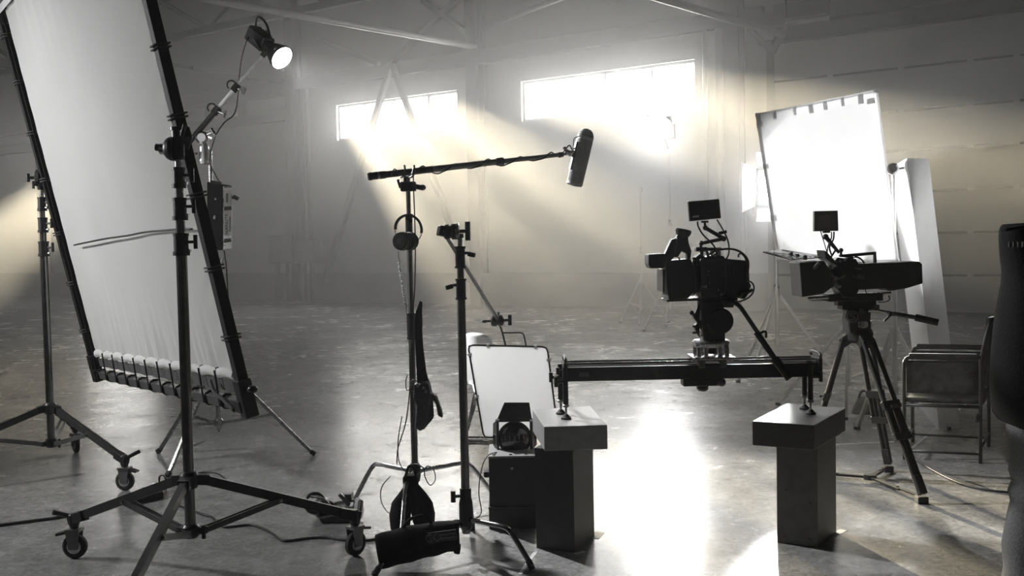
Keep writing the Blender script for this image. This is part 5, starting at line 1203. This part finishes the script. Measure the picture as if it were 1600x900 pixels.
st5 = light_stand('faint slim stand without a lamp, left of the far glowing lamp', cS5, [cS5 + V((-.1, -.4, 0)), cS5 + V((.5, .1, 0)), cS5 + V((-.35, .35, 0))], W(1000, 296, 18.5).z, 'silver', .018, .8, .3)
MB().lathe(W(1000, 296, 18.5) - V((0, 0, .04)), (0, 0, 1), [(0, .05), (.08, .05)], 12).build('stand_cap', 'silver', st5)

# ------------------------------------------------------------------ leaning foam board
fbd = thing('foam_board', 'thick white foam board leaning against the panel stand', 'foam board', G(1487, 674))
n0, n1 = Z(1468, 674, 0), Z(1501, 670, 0)
bdir = V((.30, 1.15, 0))
b0 = [n0, n1, n1 + bdir, n0 + bdir]
tq = W(1417, 247, 7.75); sh = V((tq.x - n0.x, tq.y - n0.y, tq.z))
t0_ = [p_ + sh for p_ in b0]
vs = []; nz, ne = 26, 10
mb = MB()
def side(a0, a1, c0, c1, amp, nn_):
    def fn_(i, j):
        p_ = a0.lerp(a1, i).lerp(c0.lerp(c1, i), j); ed = min(1, 8 * min(i, 1 - i)) * min(1, 20 * min(j, 1 - j))
        return p_ + nn_ * (amp * (random.random() - .5) * ed)
    mb.grid(fn_, 8, 60)
fx = (n1 - n0).cross(V((0, 0, 1))).normalized()
side(b0[0], b0[1], t0_[0], t0_[1], .010, fx)
side(b0[3], b0[0], t0_[3], t0_[0], .001, V((-1, 0, 0))); side(b0[1], b0[2], t0_[1], t0_[2], .006, V((1, 0, 0))); side(b0[2], b0[3], t0_[2], t0_[3], .004, -fx)
mb._add(t0_, [(0, 1, 2, 3)], False); mb._add(b0, [(3, 2, 1, 0)], False)
o = mb.build('foam_slab', 'foam', fbd)

# ------------------------------------------------------------------ folding armchair
cn = [V((*G(1413, 718).xy, 0)), V((*G(1532, 724).xy, 0)), V((*G(1545, 698).xy, 0)), V((*G(1426, 691).xy, 0))]   # near-front, near-back, far-back, far-front
ac = thing('folding_armchair', 'folding armchair with dark patterned canvas behind the tripod', 'chair', (cn[0] + cn[2]) / 2)
fwd = (cn[0] - cn[1]).normalized(); acr = (cn[2] - cn[1]); acr.normalize(); za = .69; zsn = .37
for n_, (f_, b_) in enumerate(((cn[0], cn[1]), (cn[3], cn[2]))):
    pts = [up(f_, 0.0), up(f_, za - .09), up(f_, za - .03) - fwd * .015, up(f_, za) - fwd * .06, up(b_, za + .005)]
    MB().tube(spline(pts, 4), .0125, 10).build('leg', 'black', ac)
    MB().tube([up(b_, 0.0), up(b_, za - .02), up(b_, .90) - fwd * .05, up(b_, .93) - fwd * .06], .0125, 10).build('leg', 'black', ac)
    MB().tube([up(f_, .06), up(b_, .06)], .009, 8).build('stretcher', 'black', ac); MB().tube([up(f_, zsn), up(b_, zsn)], .012, 8).build('seat_rail', 'black', ac)
    MB().bar(up(f_, za + .014) - fwd * .03, up(b_, za + .018) + fwd * .02, .045, .022).build('arm_rest', 'canvas', ac, .006)
    def pan(i, j, f_=f_, b_=b_): return up(f_.lerp(b_, .03 + .94 * i), zsn + .08 + (za - zsn - .10) * j) + acr * (.012 * math.sin(i * 6) * (1 - j))
    o = MB().grid(pan, 12, 8).build('side_panel', 'canvas', ac); md = o.modifiers.new('thick', 'SOLIDIFY'); md.thickness = .006
MB().tube([up(cn[0], .1), up(cn[3], .1)], .009, 8).build('stretcher', 'black', ac); MB().tube([up(cn[1], .1), up(cn[2], .1)], .009, 8).build('stretcher', 'black', ac)
def seat(i, j):
    a_ = cn[0].lerp(cn[1], i).lerp(cn[3].lerp(cn[2], i), j); return up(a_, zsn + .05 - .035 * math.sin(j * math.pi))
o = MB().grid(seat, 10, 10).build('seat', 'canvas', ac); md = o.modifiers.new('thick', 'SOLIDIFY'); md.thickness = .03
def back(i, j):
    a_ = cn[1].lerp(cn[2], i); return up(a_, zsn + .12 + (.95 - zsn - .12) * j) - fwd * (.01 + .06 * j + .03 * math.sin(i * math.pi))
o = MB().grid(back, 10, 10).build('backrest', 'canvas', ac); md = o.modifiers.new('thick', 'SOLIDIFY'); md.thickness = .035
MB().ball(up(cn[1], .30) + fwd * .02 - acr * .015, .03, (.6, .4, 1)).build('strap_end', 'canvas', ac)

# ------------------------------------------------------------------ person at the right edge
YQ = 4.0
pxc = 1668
base = V((W(pxc, 900, YQ).x, YQ, 0))
def skin_body():
    X = base.x; Y = base.y
    P_ = {'pel': (X, Y, .95, .14, .11), 'sp1': (X, Y, 1.12, .14, .10), 'sp2': (X, Y, 1.30, .15, .11), 'nk0': (X, Y, 1.45, .07, .07), 'nk1': (X, Y - .01, 1.53, .055, .055), 'hd0': (X, Y - .02, 1.60, .075, .085), 'hd1': (X, Y - .015, 1.70, .080, .095), 'hd2': (X, Y, 1.77, .05, .06)}
    for s_, n_ in ((-1, 'l'), (1, 'r')):
        P_['sh' + n_] = (X + .17 * s_, Y, 1.42, .06, .06); P_['el' + n_] = (X + .22 * s_, Y + .02, 1.14, .042, .042); P_['wr' + n_] = (X + .20 * s_, Y - .08, .90, .03, .03); P_['hn' + n_] = (X + .19 * s_, Y - .10, .83, .035, .02)
        for f_i in range(4): P_['f%d' % f_i + n_] = (X + .19 * s_, Y - .135 + .02 * f_i, .80, .009, .009); P_['g%d' % f_i + n_] = (X + (.18 - .01) * s_, Y - .135 + .02 * f_i, .745 + .008 * abs(f_i - 1.3), .008, .008)
        P_['th' + n_] = (X + .165 * s_, Y - .135, .84, .010, .010); P_['ti' + n_] = (X + .155 * s_, Y - .145, .80, .009, .009)
        P_['hp' + n_] = (X + .09 * s_, Y, .88, .10, .10); P_['kn' + n_] = (X + .11 * s_, Y - .01, .48, .06, .06); P_['an' + n_] = (X + .12 * s_, Y + .02, .09, .042, .042); P_['to' + n_] = (X + .135 * s_, Y - .13, .04, .045, .03)
    E_ = [('pel', 'sp1'), ('sp1', 'sp2'), ('sp2', 'nk0'), ('nk0', 'nk1'), ('nk1', 'hd0'), ('hd0', 'hd1'), ('hd1', 'hd2')]
    for n_ in 'lr':
        E_ += [('sp2', 'sh' + n_), ('sh' + n_, 'el' + n_), ('el' + n_, 'wr' + n_), ('wr' + n_, 'hn' + n_), ('pel', 'hp' + n_), ('hp' + n_, 'kn' + n_), ('kn' + n_, 'an' + n_), ('an' + n_, 'to' + n_), ('hn' + n_, 'th' + n_), ('th' + n_, 'ti' + n_)]
        for f_i in range(4): E_ += [('hn' + n_, 'f%d' % f_i + n_), ('f%d' % f_i + n_, 'g%d' % f_i + n_)]
    ks = list(P_); me = bpy.data.meshes.new('person'); me.from_pydata([tuple(V(P_[k_][:3]) - base) for k_ in ks], [(ks.index(a_), ks.index(b_)) for a_, b_ in E_], [])
    o = bpy.data.objects.new('person', me); COL.objects.link(o); o.location = base; o['_b'] = tuple(base)
    md = o.modifiers.new('skin', 'SKIN'); md.use_smooth_shade = True
    for i, k_ in enumerate(ks):
        me.skin_vertices[0].data[i].radius = P_[k_][3:5]; me.skin_vertices[0].data[i].use_root = (k_ == 'pel')
    sb_ = o.modifiers.new('sub', 'SUBSURF'); sb_.levels = 1; sb_.render_levels = 2
    me.materials.append(M['skin']); return o
pe = skin_body()
tag(pe, 'person in a dark padded coat and pale jeans, cropped by the right edge', 'person')
def loft(secs, n=28, sq=1.0):
    vs = []
    for (cx_, cy_, cz_, rx, ry, ph) in secs:
        for i in range(n):
            t_ = 2 * math.pi * i / n; f = lambda v: math.copysign(abs(v) ** sq, v)
            w_ = 1 + ph * math.sin(t_ * 5 + cz_ * 11)
            vs.append(V((cx_ + rx * f(math.cos(t_)) * w_, cy_ + ry * f(math.sin(t_)) * w_, cz_)))
    m_ = MB(); R_n = len(secs)
    m_._add(vs, [(k * n + i, k * n + (i + 1) % n, (k + 1) * n + (i + 1) % n, (k + 1) * n + i) for k in range(R_n - 1) for i in range(n)] + [tuple(range(n)), tuple(range((R_n - 1) * n, R_n * n))], True); return m_
def zy(y): return W(1585, y, YQ).z
secs = []
prof_ = [(350, 1572), (354, 1568), (360, 1566), (375, 1566), (400, 1568), (425, 1571), (445, 1571), (470, 1567), (500, 1563), (530, 1560), (560, 1557), (590, 1555), (615, 1556), (635, 1558), (650, 1563), (660, 1571), (665, 1580)]
secs.append((base.x, YQ, 1.555, .10, .09, 0)); secs.append((base.x, YQ, zy(350) + .004, .16, .11, 0))
for y_, xe in prof_:
    rx = base.x - W(xe, y_, YQ).x; secs.append((base.x, YQ, zy(y_), rx, .13 + .0003 * (y_ - 350), .012 if y_ > 420 else .002))
ct = loft(secs, 40, .8).build('coat', 'cloth', pe)
MB().pp([(1566, 357), (1600, 351), (1602, 356), (1568, 362)], YQ - .10, .05).build('shoulder_seam', 'cloth', ct, .006)
for i in range(4): MB().pb(1576 + 7 * i, 378, 1580 + 7 * i, 386, YQ - .135, .006).build('webbing_loop', 'greycloth', ct)
for s_ in (-1, 1):
    cxl = base.x + .105 * s_
    se = []
    for z_, rx, dx in ((.78, .115, 0), (.70, .110, 0), (.62, .098, .002), (.56, .100, -.004), (.52, .092, .0), (.48, .102, -.006), (.44, .098, .0), (.36, .105, -.012), (.26, .108, -.010), (.17, .102, -.006), (.13, .108, -.006), (.09, .098, 0), (.06, .102, 0)):
        se.append((cxl + dx * 1.0 + (.03 * s_ if z_ < .3 else .015 * s_), YQ, z_, rx, rx * 1.02, .02))
    o = loft(se, 28).build('jeans', 'jeans', pe)
    MB().ball((cxl + .03 * s_, YQ - .06, .045), .05, (1.0, 2.5, .9)).build('shoe', 'rubber', pe)
MB().ball((base.x, YQ + .012, 1.705), .102, (.86, 1.0, 1.08), 20, 14).build('hair', 'hair', pe)
for s_ in (-1, 1):
    MB().ball((base.x + .032 * s_, YQ - .10, 1.665), .013).build('eye', 'label', pe); MB().ball((base.x + .084 * s_, YQ - .01, 1.655), .022, (.4, .8, 1.2)).build('ear', 'skin', pe)
MB().ball((base.x, YQ - .115, 1.635), .016, (.8, 1, 1.4)).build('nose', 'skin', pe); MB().ball((base.x, YQ - .098, 1.595), .02, (1.2, .5, .35)).build('mouth', 'skin', pe)

# ------------------------------------------------------------------ haze filling the hall
hm = bpy.data.materials.new('stage_haze'); hm.use_nodes = True
nt = hm.node_tree; nt.nodes.remove(nt.nodes['Principled BSDF'])
vs_ = nt.nodes.new('ShaderNodeVolumeScatter'); vs_.inputs['Anisotropy'].default_value = .5; vs_.inputs['Color'].default_value = (1, 1, 1, 1)
tc_ = nt.nodes.new('ShaderNodeTexCoord'); dt_ = nt.nodes.new('ShaderNodeVectorMath'); dt_.operation = 'DOT_PRODUCT'; dt_.inputs[1].default_value = tuple(NI)
nt.links.new(tc_.outputs['Object'], dt_.inputs[0])
mr_ = nt.nodes.new('ShaderNodeMapRange'); mr_.interpolation_type = 'SMOOTHSTEP'
mr_.inputs['From Min'].default_value = B0.dot(NI) + HAZE_T[0]; mr_.inputs['From Max'].default_value = B0.dot(NI) + HAZE_T[1]
mr_.inputs['To Min'].default_value = HAZE[0]; mr_.inputs['To Max'].default_value = HAZE[1]
nt.links.new(dt_.outputs['Value'], mr_.inputs['Value']); sp_ = nt.nodes.new('ShaderNodeSeparateXYZ'); nt.links.new(tc_.outputs['Object'], sp_.inputs[0])
mz_ = nt.nodes.new('ShaderNodeMapRange'); mz_.interpolation_type = 'SMOOTHSTEP'; mz_.inputs['From Min'].default_value = 4.5; mz_.inputs['From Max'].default_value = 7.0; mz_.inputs['To Min'].default_value = 1.0; mz_.inputs['To Max'].default_value = .25
nt.links.new(sp_.outputs['Z'], mz_.inputs['Value'])
mu_ = nt.nodes.new('ShaderNodeMath'); mu_.operation = 'MULTIPLY'; nt.links.new(mr_.outputs['Result'], mu_.inputs[0]); nt.links.new(mz_.outputs['Result'], mu_.inputs[1])
nt.links.new(mu_.outputs[0], vs_.inputs['Density'])   # the haze hangs low and lies thickest by the back wall
nt.links.new(vs_.outputs[0], nt.nodes['Material Output'].inputs['Volume'])
hz = hbox(MB(), S0 - .1, S1 + .1, -.24, T1 + .1, -.1, ZC + .1).build('haze', hm)
tag(hz, 'thin pale stage haze filling the whole hall', 'haze', None, 'stuff')

for o in scene.objects:
    if '_b' in o: del o['_b']
